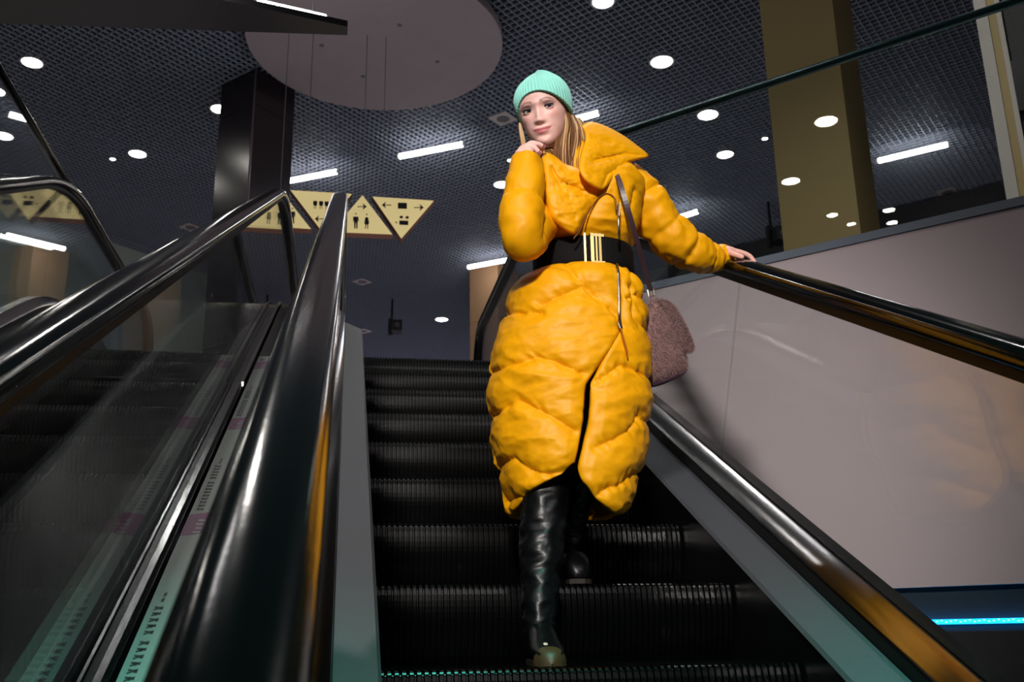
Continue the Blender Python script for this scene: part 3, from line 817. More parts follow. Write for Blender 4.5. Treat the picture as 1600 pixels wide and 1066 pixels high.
# right hand, curled under the chin
for a, b, ra, rb in (((824,256,.165), (820,240,.163), .022, .021), ((822,248,.165), (810,235,.166), .021, .017), ((822,248,.162), (822,231,.158), .021, .017), ((821,246,.163), (816,233,.160), .021, .018)):
    body_tube([PH(*a), (PH(*a)+PH(*b))/2, PH(*b)], [ra, (ra+rb)/2, rb])
finger([PH(821,232,.158), PH(829,224.5,.152), PH(839,225,.150), PH(849,229,.152)], .0098, .0072)
finger([PH(816,232,.158), PH(826,228,.148), PH(836,231.5,.144), PH(842,239.5,.146)], .0098, .0072)
finger([PH(812,234,.160), PH(821,233.5,.146), PH(830,238.5,.142), PH(835,246.5,.146)], .0094, .0070)
finger([PH(809,238,.163), PH(815,239.5,.148), PH(823,245,.144), PH(827,252,.148)], .0086, .0064)
finger([PH(828,250,.170), PH(838,243,.172), PH(844,236,.172), PH(848,231,.170)], .0105, .0080)
# left hand, resting on the handrail with the fingers over it
RX, RH = 0.655, 0.945
def railp(Y, dx, dh): return np.array([RX+dx, Y, base(Y)+RH+dh])
yH = 0.555
for dy in (-0.032, -0.012, 0.008, 0.026): body_tube([wrL+np.array([0, dy*0.5, 0]), railp(yH+dy, -0.03, 0.052), railp(yH+dy, -0.008, 0.050)], [0.019, 0.016, 0.0125])
for k, (dy, L) in enumerate(((-0.034, 0.9), (-0.012, 1.0), (0.010, 0.96), (0.030, 0.8))):
    y0 = yH+dy
    finger([railp(y0, -0.012, 0.050), railp(y0-0.004, 0.016*L, 0.048), railp(y0-0.008, 0.046*L, 0.036), railp(y0-0.010, 0.064*L, 0.008)], .0100, .0078)
finger([railp(yH-0.034, -0.030, 0.048), railp(yH-0.056, -0.030, 0.046), railp(yH-0.078, -0.020, 0.042), railp(yH-0.094, -0.010, 0.039)], .0108, .0082)

bme = bpy.data.meshes.new('body'); bme.from_pydata(BV, [], BF); bme.update()
_bm = bmesh.new(); _bm.from_mesh(bme); bmesh.ops.recalc_face_normals(_bm, faces=_bm.faces); _bm.to_mesh(_bm_me := bme); _bm.free()
tmp = bpy.data.objects.new('body_raw', bme); COL.objects.link(tmp)
md = tmp.modifiers.new('remesh', 'REMESH'); md.mode = 'VOXEL'; md.voxel_size = 0.0024
md2 = tmp.modifiers.new('smooth', 'SMOOTH'); md2.factor = 0.5; md2.iterations = 3
dg = bpy.context.evaluated_depsgraph_get(); ev = tmp.evaluated_get(dg)
skin_me = bpy.data.meshes.new_from_object(ev)
bpy.data.objects.remove(tmp)
nv = len(skin_me.vertices); co = np.empty(nv*3); skin_me.vertices.foreach_get('co', co); co = co.reshape(-1, 3)
loc = ((co-HC)@HM)/HS
colr = np.tile(np.array(lin((244,196,184))), (nv, 1))
def blend(mask, rgb): 
    global colr
    colr = colr*(1-mask[:, None])+np.array(lin(rgb))*mask[:, None]
fx, fy, fz = loc[:, 0], loc[:, 1], loc[:, 2]
face = (fy > 0.03) & (abs(fz) < 0.13) & (abs(fx) < 0.09)
for s in (-1, 1):
    blend(face*0.35*np.exp(-((fx-s*0.044)/0.018)**2-((fz+0.024)/0.014)**2), (226,140,128))        # cheeks
    blend(face*0.6*np.exp(-((fx-s*0.033)/0.019)**2-((fz-0.0110)/0.0060)**2), (150,104,110))      # eye shadow
    # brow: arched band
    bx = np.clip((fx*s-0.011)/0.040, 0, 1); bz = 0.0200+0.0050*np.sin(np.pi*np.clip(bx*0.85, 0, 1))-0.0045*bx**3
    th = 0.0042*(1-0.5*bx)
    bm_ = np.exp(-((fz-bz)/th)**4)*np.clip((fx*s-0.010)/0.004, 0, 1)*np.clip((0.052-fx*s)/0.006, 0, 1)
    blend(face*0.8*bm_, (128,86,72))
lz = 0.0032*(fx/0.024)**2
up = 0.0080*np.sqrt(np.clip(1-(fx/0.0275)**2, 0, 1))*(1-0.22*np.exp(-(fx/0.004)**2)); dn = 0.0105*np.sqrt(np.clip(1-(fx/0.0255)**2, 0, 1))
lipm = np.clip(1-np.abs((fz-(-0.064+lz)-(up-dn)/2)/((up+dn)/2+1e-5))**6, 0, 1)*(abs(fx) < 0.0275)
blend(face*0.85*lipm, (206,98,110))
blend(face*0.6*lipm*np.exp(-((fz+0.0640-lz)/0.0011)**2), (120,44,54))
for s in (-1, 1): blend(face*0.4*np.exp(-((fx-s*0.0068)/0.0040)**2-((fz+0.0462)/0.0022)**2), (110,58,54))
hand = (co[:, 0] > 0.55)
blend(hand*0.35*1.0, (214,140,120))
at = skin_me.attributes.new('complexion', 'FLOAT_COLOR', 'POINT')
at.data.foreach_set('color', np.concatenate([colr, np.ones((nv, 1))], axis=1).ravel())
skin_me.materials.clear(); skin_me.materials.append(M['skin']); skin_me.polygons.foreach_set('use_smooth', [True]*len(skin_me.polygons))
skin_me.name = 'body'
body = link('body', skin_me, person)

# ---- eyes
for s in (-1, 1):
    ec = np.array([s*0.0320, 0.0590, 0.0010]); er = 0.0158
    gaze = np.array([0.24, 1.0, -0.02]); gaze /= np.linalg.norm(gaze)          # towards the lens
    gx = np.cross(gaze, (0, 0, 1)); gx /= np.linalg.norm(gx); gz = np.cross(gx, gaze)
    def sph(r, fr, a0, a1, n=24, m_=14):
        rings = []
        for i in range(m_+1):
            t = math.radians(a0+(a1-a0)*i/m_)
            rings.append([H(ec+r*(math.cos(t)*fr[1]+math.sin(t)*(math.cos(2*math.pi*k/n)*fr[0]+math.sin(2*math.pi*k/n)*fr[2]))) for k in range(n)])
        return rings
    fr = (gx, gaze, gz)
    e = MB().loft(sph(er, fr, 1, 179), True, True).build('eye', M['eye'], person, smooth=True)
    MB().loft(sph(er+0.0004, fr, 0.5, 23), True, True).build('iris', M['iris'], e, smooth=True)
    MB().loft(sph(er+0.0008, fr, 0.5, 10), True, True).build('pupil', M['pupil'], e, smooth=True)
    # lids: strips of a slightly larger sphere above and below an almond opening
    def lid_pt(az, el, r):
        ca, sa = math.cos(math.radians(az)), math.sin(math.radians(az)); ce, se = math.cos(math.radians(el)), math.sin(math.radians(el))
        return ec+r*np.array([sa*ce, ca*ce, se])
    def opening(az, up_):
        t = np.clip((az*s+62)/124, 0, 1); b = math.sin(math.pi*t)**0.75
        tilt = 8*(t-0.5)*1.2
        return (16*b+tilt) if up_ else (-14*b+tilt)
    for up_ in (True, False):
        gridp = np.zeros((8, 25, 3))
        for i in range(8):
            for j in range(25):
                az = -62+124*j/24; e0 = opening(az, up_); e1 = 78 if up_ else -55
                el = e0+(e1-e0)*i/7
                gridp[i, j] = H(lid_pt(az, el, er+(0.0016 if up_ else 0.0016-0.0016*i/7)-(0.0006 if i == 0 else 0)))
        lo_ = grid_build('upper_eyelid' if up_ else 'lower_eyelid', gridp, M['skin'], person)
        at_ = lo_.data.attributes.new('complexion', 'FLOAT_COLOR', 'POINT')
        lc = lin((188,136,134)) if up_ else lin((232,180,168))
        at_.data.foreach_set('color', np.tile((*lc, 1.0), len(lo_.data.vertices)))
    edge = [H(lid_pt(az, opening(az, True)-1.0, er+0.0021)) for az in np.linspace(-60, 60, 18)]
    l_ = MB().tube(edge, [0.0010+0.0016*math.sin(math.pi*min(1, (k+1)/19)) for k in range(18)], 6).build('eyelashes', M['lash'], person)
    fl = MB()
    for az in np.linspace(-52, 60, 17):
        a = lid_pt(az*s, opening(az*s, True), er+0.0018); out = (a-ec)/np.linalg.norm(a-ec)
        tip = a+out*0.0050+np.array([s*(0.001+az/60*0.0036), 0, 0.0048])
        fl.tube([H(a), H((a+tip)/2-np.array([0, 0, 0.0006])), H(tip)], [0.0006, 0.0005, 0.00015], 4)
    fl.build('lash_fringe', M['lash'], l_)
    edge = [H(lid_pt(az, opening(az, False), er+0.0017)) for az in np.linspace(-50, 50, 12)]
    MB().tube(edge, 0.0004, 5).build('lower_lash_line', M['lash'], person)
# nails
for c, d, r in NAILS[:4]:
    d = d/np.linalg.norm(d); side = np.cross(d, AX[2]); side /= np.linalg.norm(side); nrm = np.cross(side, d)
    if nrm@AX[2] > 0: nrm = -nrm
    g = np.zeros((5, 7, 3))
    for i in range(5):
        for j in range(7):
            a = math.radians(-50+100*j/6); g[i, j] = c+d*(-0.004+0.0105*i/4)+(r+0.0006)*(math.sin(a)*side+math.cos(a)*nrm)*(1-0.12*(i == 4))
    grid_build('fingernail', g, M['nail'], person)
# ---- beanie
nt, nzb = 300, 60
G = np.zeros((nzb, nt, 3))
for j in range(nt):
    th = -math.pi+2*math.pi*j/nt
    c, s = math.cos(th), math.sin(th)
    zb = 0.050-0.040*(1-c)-0.026*(1-c*c)           # brim: high on the brow, low over ears and nape
    for i in range(nzb):
        t = i/(nzb-1)
        z = zb+(0.1150-zb)*t**0.92
        rib = 0.0013*math.cos(54*th)*(1-0.75*t**3)
        slack = 0.0075+0.004*math.sin(math.pi*min(1, t*1.25))
        slack += 0.008*max(0.0, s)-0.003*max(0.0, -s)
        if t < 0.03: slack -= 0.003
        p = skull(th, min(z, 0.1155), 0.0)
        rad = np.array([p[0], p[1], 0]); L = np.linalg.norm(rad)+1e-9
        up = min(1.0, max(0.0, (z-0.04)/0.075))
        n = rad/L*math.sqrt(max(0, 1-up**2*0.9))+np.array([0, 0, up])
        p = p+n*(slack+rib-0.003*up**2)
        p[1] -= 0.008*up
        G[i, j] = H(p)
bean = grid_build('beanie', G, M['knit'], person, closed_v=True, solid=0.004)
_bm = bmesh.new(); _bm.from_mesh(bean.data); bmesh.ops.holes_fill(_bm, edges=[e for e in _bm.edges if e.is_boundary and (np.array(e.verts[0].co)-H((0, 0, 0.12)))@hz > -0.012], sides=400); _bm.to_mesh(bean.data); _bm.free()
# folded brim roll
br = []
for j in range(nt):
    th = -math.pi+2*math.pi*j/nt; c = math.cos(th)
    z = 0.050-0.040*(1-c)-0.026*(1-c*c)+0.003
    p = skull(th, z); L = math.hypot(p[0], p[1]); p = p+np.array([p[0]/L, p[1]/L, 0])*(0.0062+0.008*max(0.0, math.sin(th))-0.003*max(0.0, -math.sin(th))+0.0010*math.cos(54*th)); br.append(H(p))
mb = MB(); br2 = br+[br[0]]; mb.tube(br2, 0.0030, 8, cap=False); mb.build('brim_edge', M['knit'], person, smooth=True)

# ---- hair: locks from under the hat down into the collar
hairmb = MB(); blondmb = MB(); random.seed(11)
def lock(ctrl, r, n, spread, flat=0.5, blond=0.3):
    for k in range(n):
        jx = [random.gauss(0, 1) for _ in range(3)]
        pts = []
        for i, (x, y, Y) in enumerate(ctrl):
            w = spread*(0.45+0.55*i/(len(ctrl)-1))
            pts.append(P3(x+jx[0]*w+random.gauss(0, .5), y+jx[1]*w*0.25, Y+jx[2]*w*0.0011))
        c = catmull(pts, 5); m_ = len(c)
        (blondmb if random.random() < blond else hairmb).tube(c, [r*(0.35+0.65*math.sin(math.pi*min(1, (i+2)/(m_+1))**0.7)) for i in range(m_)], 6, flat=flat)
lock([(884,176,.305), (887,194,.30), (884,215,.295), (882,240,.285), (884,268,.27)], 0.0042, 40, 4.0)
lock([(893,180,.32), (899,200,.32), (899,222,.315), (895,245,.30), (893,268,.28)], 0.0042, 34, 4.5)
lock([(899,184,.345), (907,198,.345), (910,220,.345), (906,242,.33), (900,264,.30)], 0.0042, 34, 4.5, blond=0.75)
lock([(896,186,.40), (906,205,.42), (904,230,.42), (898,250,.40)], 0.006, 26, 8)
lock([(874,212,.31), (872,232,.295), (873,252,.28), (878,272,.27)], 0.0042, 30, 4.5)
lock([(813,178,.365), (814,200,.37), (818,222,.37), (822,244,.36)], 0.0034, 14, 2.0, blond=0.9)
lock([(855,232,.33), (862,243,.31), (868,252,.30)], 0.0042, 22, 6)
hairmb.build('hair', M['hair'], person, smooth=True)
M['blond'] = mat('hair_light', (196,160,112), 0.42, var=0.3, vscale=90, stretch=(1.0, 1.0, 0.12))
blondmb.build('hair_highlights', M['blond'], person, smooth=True)

# ---- coat
def rows(table, py):
    return interp(py, [r[0] for r in table], [r[1] for r in table]), interp(py, [r[0] for r in table], [r[2] for r in table])
SK = [(405,835,985), (418,829,986), (430,822,991), (450,806,999), (480,793,1003), (520,781,1006), (560,770,1008), (590,766,1011), (620,766,1012), (650,768,1010), (690,771,1004), (730,779,996), (770,789,985), (800,799,969), (830,806,955)]
SEAMS = [[(785,496),(815,494),(850,492)],
         [(886,420),(910,450),(943,478),(964,500)], [(910,450),(880,464),(846,482)],
         [(762,588),(800,574),(842,560),(868,568),(912,587)],
         [(766,658),(792,641),(814,627),(853,647),(896,675)],
         [(778,736),(795,722),(809,715),(833,735),(858,742),(884,738)],
         [(790,790),(812,774),(834,778)],
         [(923,602),(945,588),(965,573),(988,582),(1012,595)],
         [(930,700),(955,688),(977,673),(992,648),(1006,664)],
         [(928,775),(945,762),(962,757),(984,738),(998,742)],
         [(966,420),(967,512)], [(980,424),(984,500),(1006,520)], [(1000,470),(985,462),(975,470)]]
SLIT = [(400,962), (425,966), (512,968), (555,945), (600,919), (624,917), (662,913.5), (698,906.5), (722,900.5), (745,897), (830,893)]
HEML = [(790,800), (812,802), (830,772), (860,754), (885,741), (899,724)]
HEMR = [(903,722), (918,752), (935,781), (955,803), (970,800), (1000,782)]
zb0, zb1 = at_y(926, 413, YC-0.13)[2], at_y(926, 369, YC-0.13)[2]
bxl, bxr = at_y(834, 402, YC)[0], at_y(986, 396, YC)[0]; bxc, bxa = (bxl+bxr)/2, (bxr-bxl)/2
ztop = zb0+0.014; zbot = at_y(900, 830, YC)[2]
def skirt_ab(Z):
    # silhouette row for this height at the middle plane
    pys = np.linspace(395, 840, 60); zs = [at_y(890, p, YC)[2] for p in pys]
    py = float(np.interp(-Z, -np.array(zs), pys))
    l, r = rows(SK, py); xl, xr = at_y(l, py, YC)[0], at_y(r, py, YC)[0]
    return (xl+xr)/2, (xr-xl)/2
ZT_ = np.linspace(ztop, zbot-0.03, 90); AB = [skirt_ab(z) for z in ZT_]
def ab(Z): return float(np.interp(-Z, -ZT_, [q[0] for q in AB])), float(np.interp(-Z, -ZT_, [q[1] for q in AB]))
def depth_b(Z): return float(np.interp(-Z, [-1.2, -1.05, -0.8, -0.55, -0.4], [0.125, 0.17, 0.195, 0.195, 0.18]))
PUFF = 0.024
def skirt_pt(ph, Z):
    xc, a = ab(Z); a = max(a-PUFF*0.9, 0.03)
    k = math.sqrt(min(1, max(0, (ztop-0.010-Z)/0.06))); a = (bxa-0.012)*(1-k)+a*k; xc = bxc*(1-k)+xc*k; db = 0.122*(1-k)+depth_b(Z)*k
    c, s = math.cos(ph), math.sin(ph)
    e = 0.86
    return np.array([xc+a*math.copysign(abs(c)**e, c), YC-db*math.copysign(abs(s)**e, s), Z])
def slit_phi(Z):
    lo_, hi_ = 0.15, math.pi-0.15
    for _ in range(30):
        m_ = (lo_+hi_)/2; x, y = proj(skirt_pt(m_, Z)); tx = interp(y, [p[0] for p in SLIT], [p[1] for p in SLIT])
        if x > tx: lo_ = m_
        else: hi_ = m_
    return (lo_+hi_)/2
def hem_z(ph, left):
    if math.sin(ph) < -0.15: return 0.40
    lo_, hi_ = 0.30, 0.75
    tab = HEML if left else HEMR
    for _ in range(30):
        m_ = (lo_+hi_)/2; x, y = proj(skirt_pt(ph, m_)); ty = interp(x, [p[0] for p in tab], [p[1] for p in tab])
        if y < ty: hi_ = m_
        else: lo_ = m_
    z = (lo_+hi_)/2
    k = np.clip((math.sin(ph)+0.15)/0.35, 0, 1)
    return z*k+0.40*(1-k)
nu, nv = 330, 190
G = np.zeros((nv, nu, 3)); B = np.zeros((nv, nu)); 
ph_h = np.array([0.0]*nu)
sl0 = slit_phi(0.55)
us = np.linspace(0, 1, nu)
# find hem per column using the slit angle near the hem
hem = np.array([hem_z(sl0-0.02-(2*math.pi-0.04)*u, left=(u > 0.5)) for u in us])
ker = np.array([1, 2, 3, 2, 1])/9; hem = np.concatenate([hem[:2], np.convolve(hem, ker, 'valid'), hem[-2:]])
for i in range(nv):
    t = i/(nv-1)
    Zm = ztop+(0.52-ztop)*t
    for j, u in enumerate(us):
        Z = ztop+(hem[j]-ztop)*t
        if j == 0 or j == nu-1 or True:
            pass
        G[i, j] = (0, 0, Z)
SPH = {}
zz = np.linspace(ztop, 0.30, 80); sph_t = [slit_phi(z) for z in zz]
gap_t = [0.0 if z > 0.79 else 0.018*min(1, (0.79-z)/0.06) for z in zz]
for i in range(nv):
    for j, u in enumerate(us):
        Z = G[i, j, 2]; ps = float(np.interp(-Z, -zz, sph_t)); gp = float(np.interp(-Z, -zz, gap_t))
        G[i, j] = skirt_pt(ps-gp-(2*math.pi-2*gp)*u, Z)
N = grid_normals(G)
ctr = G.mean(axis=1, keepdims=True); 
if ((G-ctr)*N).sum() < 0: N = -N
flatP = G.reshape(-1, 3); X_, Y_ = proj(flatP); PX = np.stack([X_, Y_], 1)
front = (flatP[:, 1] < YC+0.03)
PXb = PX.copy(); PXb[~front, 0] = 1780-PXb[~front, 0]
edge_u = np.minimum(np.arange(nu), nu-1-np.arange(nu))/8.0
dS = seg_dist(PXb, SEAMS)
wrapd = seg_dist(PX, [[(968,512),(945,555),(919,600)]])
puff = PUFF*np.sqrt(np.clip(1-(1-np.clip(dS/34.0, 0, 1))**2, 0, 1))
puff *= np.clip((ztop-0.004-flatP[:, 2])/0.05, 0.0, 1)**0.6
eu = np.tile(np.clip(edge_u, 0, 1), (nv, 1)).ravel(); low = np.clip((0.82-flatP[:, 2])/0.05, 0, 1)
puff *= 1-low*(1-np.sqrt(np.clip(eu, 0, 1)))*0.9
ev_ = np.tile(np.clip((nv-1-np.arange(nv))/7.0, 0, 1)[:, None], (1, nu)).ravel(); puff *= 0.25+0.75*np.sqrt(np.clip(1-(1-ev_)**2, 0, 1))
puff -= 0.005*np.exp(-(wrapd/3.0)**2)*(~(flatP[:, 1] > YC))
fade = np.clip((ztop-0.010-flatP[:, 2])/0.03, 0.0, 1)
w1 = wrinkle(flatP, (5, 5, 11), 0.0055, 3.0)*fade; w2 = wrinkle(flatP, (14, 14, 20), 0.0022, 9.0)*fade
stitch = 0.0028*np.exp(-(dS/9.0)**2)*np.array([math.sin(p[0]*190+p[2]*90+4*fbm((p[0]*15, 0, p[2]*15), 2)) for p in flatP])
G2 = (flatP+N.reshape(-1, 3)*(puff+w1+w2+stitch)[:, None]).reshape(nv, nu, 3)
skirt = grid_build('coat_skirt', G2, M['coat'], person, solid=0.012)

# coat bodice
TB = [(262,868,992), (275,855,1000), (290,846,1001), (320,842,996), (350,841,990), (380,838,986), (408,836,985)]
zt2 = at_y(905, 262, YC)[2]; zb2 = zb1-0.014
def bod_row(Z):
    pys = np.linspace(240, 420, 40); zs = [at_y(905, p, YC)[2] for p in pys]; py = float(np.interp(-Z, -np.array(zs), pys))
    l, r = rows(TB, py); return at_y(l, py, YC)[0], at_y(r, py, YC)[0]
nvb, nub = 100, 220
G = np.zeros((nvb, nub, 3))
for i in range(nvb):
    t = i/(nvb-1); Z = zb2+(zt2-zb2)*t
    xl, xr = bod_row(Z); sh = max(0.0, (t-0.72)/0.28)
    a = (xr-xl)/2-0.012; xc = (xl+xr)/2
    a *= 1-0.55*sh**1.7; b = (0.116+0.05*math.sin(math.pi*min(1, t*1.15))**1.0)*(1-0.35*sh**2)
    zz_ = Z+0.03*sh
    for j in range(nub):
        q = 2*math.pi*j/nub; c, s = math.cos(q), math.sin(q)
        G[i, j] = (xc+a*math.copysign(abs(c)**0.88, c)-0.02*sh, YC-b*math.copysign(abs(s)**0.9, s)-0.02*sh, zz_)
N = grid_normals(G); ctr = G.mean(axis=1, keepdims=True)
if ((G-ctr)*N).sum() < 0: N = -N
flatP = G.reshape(-1, 3); X_, Y_ = proj(flatP); PX = np.stack([X_, Y_], 1)
ZIPC = [(963,330), (961,312), (953,304), (943,304), (932,313), (922,328), (912,346), (905,362), (896,373)]
BS = [ZIPC, [(966,300),(967,420)], [(850,246),(858,300),(862,372)], [(985,300),(978,340),(984,375)], [(945,300),(905,262)]]
front = flatP[:, 1] < YC
dS = seg_dist(np.where(front[:, None], PX, np.stack([1820-PX[:, 0], PX[:, 1]], 1)), BS)
puff = 0.020*np.sqrt(np.clip(1-(1-np.clip(dS/26.0, 0, 1))**2, 0, 1))*np.clip((flatP[:, 2]-zb1)/0.05, 0, 1)
w = (wrinkle(flatP, (7, 7, 14), 0.005, 17.0)+wrinkle(flatP, (16, 16, 26), 0.0012, 5.0))*np.clip((flatP[:, 2]-zb1)/0.03, 0, 1)
G2 = (flatP+N.reshape(-1, 3)*(puff+w)[:, None]).reshape(nvb, nub, 3)
grid_build('coat_bodice', G2, M['coat'], person, closed_v=True, solid=0.006)

def pillow(name, poly, yfun, bulge, m, parent, seams=(), nr=26, amp=0.002, back=0.5, seed=0.0, per=6, fill=0.5):
    """puffy cushion over an outline given in picture coordinates with its own depth, front and back"""
    b = np.array(catmull([np.array(p, float) for p in poly]+[np.array(poly[0], float)], per))[:-1]
    c = b.mean(axis=0); n = len(b); vs, fs = [], []
    for side in (1, -1):
        base_i = len(vs)
        for r in range(nr+1):
            t = r/nr
            P = c+(b-c)*t if r > 0 else c+(b-c)*0.004
            prof = (1-t**4)**fill
            dS = seg_dist(P, seams) if seams else np.full(n, 99.0)
            k = bulge*prof*(np.sqrt(np.clip(1-(1-np.clip(dS/15.0, 0, 1))**2, 0, 1))*0.6+0.4)
            for i in range(n):
                Y = yfun(P[i, 0], P[i, 1]); q = at_y(P[i, 0], P[i, 1], Y)
                d = (q-CAM)/np.linalg.norm(q-CAM)
                wv = amp*(1-2*abs(fbm((q[0]*22+seed, q[1]*22, q[2]*40), 3)))*min(1, (1-t)*6)
                off = -(k[i]+wv) if side > 0 else k[i]*back
                vs.append(tuple(q+d*off))
        for r in range(nr):
            for i in range(n):
                j = (i+1) % n; f_ = (base_i+r*n+i, base_i+r*n+j, base_i+(r+1)*n+j, base_i+(r+1)*n+i)
                fs.append(f_ if side > 0 else f_[::-1])
        fs.append(tuple(base_i+i for i in range(n)))
    me = bpy.data.meshes.new(name); me.from_pydata(vs, [], fs); me.update()
    bm = bmesh.new(); bm.from_mesh(me); bmesh.ops.remove_doubles(bm, verts=bm.verts, dist=2e-5); bmesh.ops.recalc_face_normals(bm, faces=bm.faces); bm.to_mesh(me); bm.free()
    me.materials.append(m); me.polygons.foreach_set('use_smooth', [True]*len(me.polygons))
    return link(name, me, parent)
# wide collar: raised right wing and folded left lapel
pillow('collar_wing', [(908,196),(922,190),(945,196),(975,212),(997,228),(1014,243),(1000,249),(984,254),(968,268),(955,284),(942,296),(928,292),(912,280),(904,262),(908,238),(914,216)],
       lambda x, y: 0.252+0.0013*(x-930)-0.0009*(y-240), 0.030, M['coat'], person, [[(1014,243),(975,240),(930,250)], [(940,296),(950,272),(968,262)]], amp=0.004, seed=1.0)
pillow('collar_lapel', [(846,246),(853,238),(866,243),(884,256),(905,264),(928,280),(945,298),(946,306),(932,315),(921,330),(911,348),(903,362),(893,366),(872,352),(858,336),(850,300)],
       lambda x, y: 0.255+0.0003*(x-890), 0.036, M['coat'], person, [[(848,300),(880,285),(912,300),(935,300)], [(862,262),(878,292)]], amp=0.005, seed=4.0)
pillow('collar_back', [(868,205),(890,196),(912,198),(928,215),(930,250),(915,275),(888,280),(870,262),(862,235)], lambda x, y: 0.50, 0.03, M['coat'], person, amp=0.004, seed=7.0)

def sleeve(name, ctrl, rad, seams, seed, nring=110, n=48, amp=0.005):
    c = np.array(catmull(ctrl, nring//(len(ctrl)-1))); m_ = len(c)
    r = np.interp(np.linspace(0, 1, m_), np.linspace(0, 1, len(rad)), rad); mb = MB(); mb.tube(c, list(r), n)
    G = np.array(mb.v).reshape(m_, n, 3); d = G-c[:, None, :]; d /= np.linalg.norm(d, axis=2, keepdims=True)
    s = np.linspace(0, 1, m_)
    for i in range(m_):
        ds = min([abs(s[i]-q) for q in seams]+[9]); k = math.sqrt(max(0, 1-(1-min(1, ds/0.07))**2))
        for j in range(n):
            p = G[i, j]; w_ = amp*(1-2.0*abs(fbm((p[0]*11+seed, p[1]*11, p[2]*11), 3)))+0.0018*math.sin(14*j/n*2*math.pi+6*fbm((p[0]*9, p[1]*9, seed), 2))*(1-k)
            G[i, j] = p+d[i, j]*(0.010*k-0.006+w_)
    return grid_build(name, G, M['coat'], person, closed_v=True, solid=0.004)
sleeve('coat_sleeve', [P3(868,292,.42), P3(846,330,.34), P3(828,364,.255), P3(819,376,.195), P3(815,354,.178), P3(816,318,.185), P3(821,284,.200), P3(824,253,.219)],
       [0.07, 0.066, 0.058, 0.053, 0.057, 0.0555, 0.049, 0.040], [0.15, 0.74], 2.0, amp=0.005)
sleeve('coat_sleeve', [P3(972,285,.43), P3(994,300,.435), P3(1014,326,.44), P3(1038,358,.45), P3(1064,383,.47), P3(1092,398,.50), P3(1114,403,.525), P3(1136,402,.548)],
       [0.062, 0.066, 0.067, 0.064, 0.062, 0.053, 0.040, 0.030], [0.20, 0.42, 0.60, 0.78, 0.90], 6.0, amp=0.008)
# zips
zp = [at_y(x, y, 0.0) for x, y in [(0, 0)]]
def on_front(x, y, off=0.0):
    # bodice / skirt front point under a pixel (surface found on the displaced coat)
    for Yq in np.linspace(0.16, 0.42, 105):
        q = at_y(x, y, Yq)
        if y > 412:
            xc, a = ab(q[2]); b = depth_b(q[2])+PUFF*0.55
        else:
            xl, xr = bod_row(q[2]); xc, a = (xl+xr)/2, (xr-xl)/2; b = 0.150+0.012
        s = 1-abs((q[0]-xc)/a)**2.2
        if s > 0 and q[1] >= YC-b*s**0.45: return at_y(x, y, Yq-off)
    return at_y(x, y, 0.30-off)
zc = MB().tube([on_front(x, y, 0.012) for x, y in [(964,412)]+[(966,428),(967,450),(967.5,480),(968,508)]], 0.0042, 8, flat=0.5).build('front_zip', M['silver'], person, smooth=True)
MB().tube([P3(x, y, .238) for x, y in catmull(ZIPC[::-1], 4)], 0.0036, 8, flat=0.6).build('lapel_zip', M['zip'], person, smooth=True)
MB().tube([P3(x, y, .236) for x, y in [(966,322),(966.5,345),(967,372)]], 0.0036, 8).build('chest_zip', M['silver'], person, smooth=True)
pull = MB(); pull.tube([P3(967,318,.230), P3(966.5,338,.226)], [0.005, 0.0035], 8, flat=0.4); pull.build('zip_pull', M['silver'], person)
pt = MB(); pt.tube([on_front(968,505,.02), on_front(971,514,.028)], [0.007, 0.006], 8, flat=0.5); pt.build('zip_slider', M['silver'], person)
pt = MB(); pt.tube([on_front(970,514,.026), on_front(974,530,.028), on_front(979,548,.026), on_front(981,560,.022)], [0.004, 0.007, 0.008, 0.004], 8, flat=0.3)
M['tan'] = mat('zip_tab_tan', (176,104,22), 0.6, var=0.1); pt.build('zip_tab', M['tan'], person)

# belt and buckle
def belt_pt(q, z, g=0.0): 
    c, s = math.cos(q), math.sin(q); return np.array([bxc+(bxa+g)*math.copysign(abs(c)**0.9, c), YC-(0.138+g)*math.copysign(abs(s)**0.9, s), z])
G = np.array([[belt_pt(2*math.pi*j/120, zb0+(zb1-zb0)*i/6, (0.0 if 0 < i < 6 else -0.004)) for j in range(120)] for i in range(7)])
bl = grid_build('belt', G, M['belt'], person, closed_v=True, solid=0.005)
def belt_phi(px):
    lo_, hi_ = 0.3, 2.8
    for _ in range(30):
        m_ = (lo_+hi_)/2
        if proj(belt_pt(m_, (zb0+zb1)/2))[0] > px: lo_ = m_
        else: hi_ = m_
    return (lo_+hi_)/2
def belt_plate(name, x0, x1, f0, f1, m, d0=0.001, d1=0.007):
    q0, q1 = belt_phi(x0), belt_phi(x1); za, zc_ = zb0+(zb1-zb0)*f0, zb0+(zb1-zb0)*f1
    p = [belt_pt(q0, za, d0), belt_pt(q1, za, d0), belt_pt(q1, zc_, d0), belt_pt(q0, zc_, d0)]; r = [belt_pt(q0, za, d1), belt_pt(q1, za, d1), belt_pt(q1, zc_, d1), belt_pt(q0, zc_, d1)]
    return MB().add(p+r, [(0,1,2,3),(4,5,6,7),(0,1,5,4),(1,2,6,5),(2,3,7,6),(3,0,4,7)]).build(name, m, bl)
belt_plate('buckle_plate', 921, 945, 0.0, 1.02, M['belt'], 0.001, 0.004)
for a, b in ((912.5, 915.5), (922.5, 927.5), (930.0, 932.5), (935, 938.5)): belt_plate('buckle_bar', a, b, -0.02, 1.04, M['gold'])
for f in (-0.03, 0.93): belt_plate('buckle_bar', 922.5, 943, f, f+0.09, M['gold'], 0.001, 0.008)

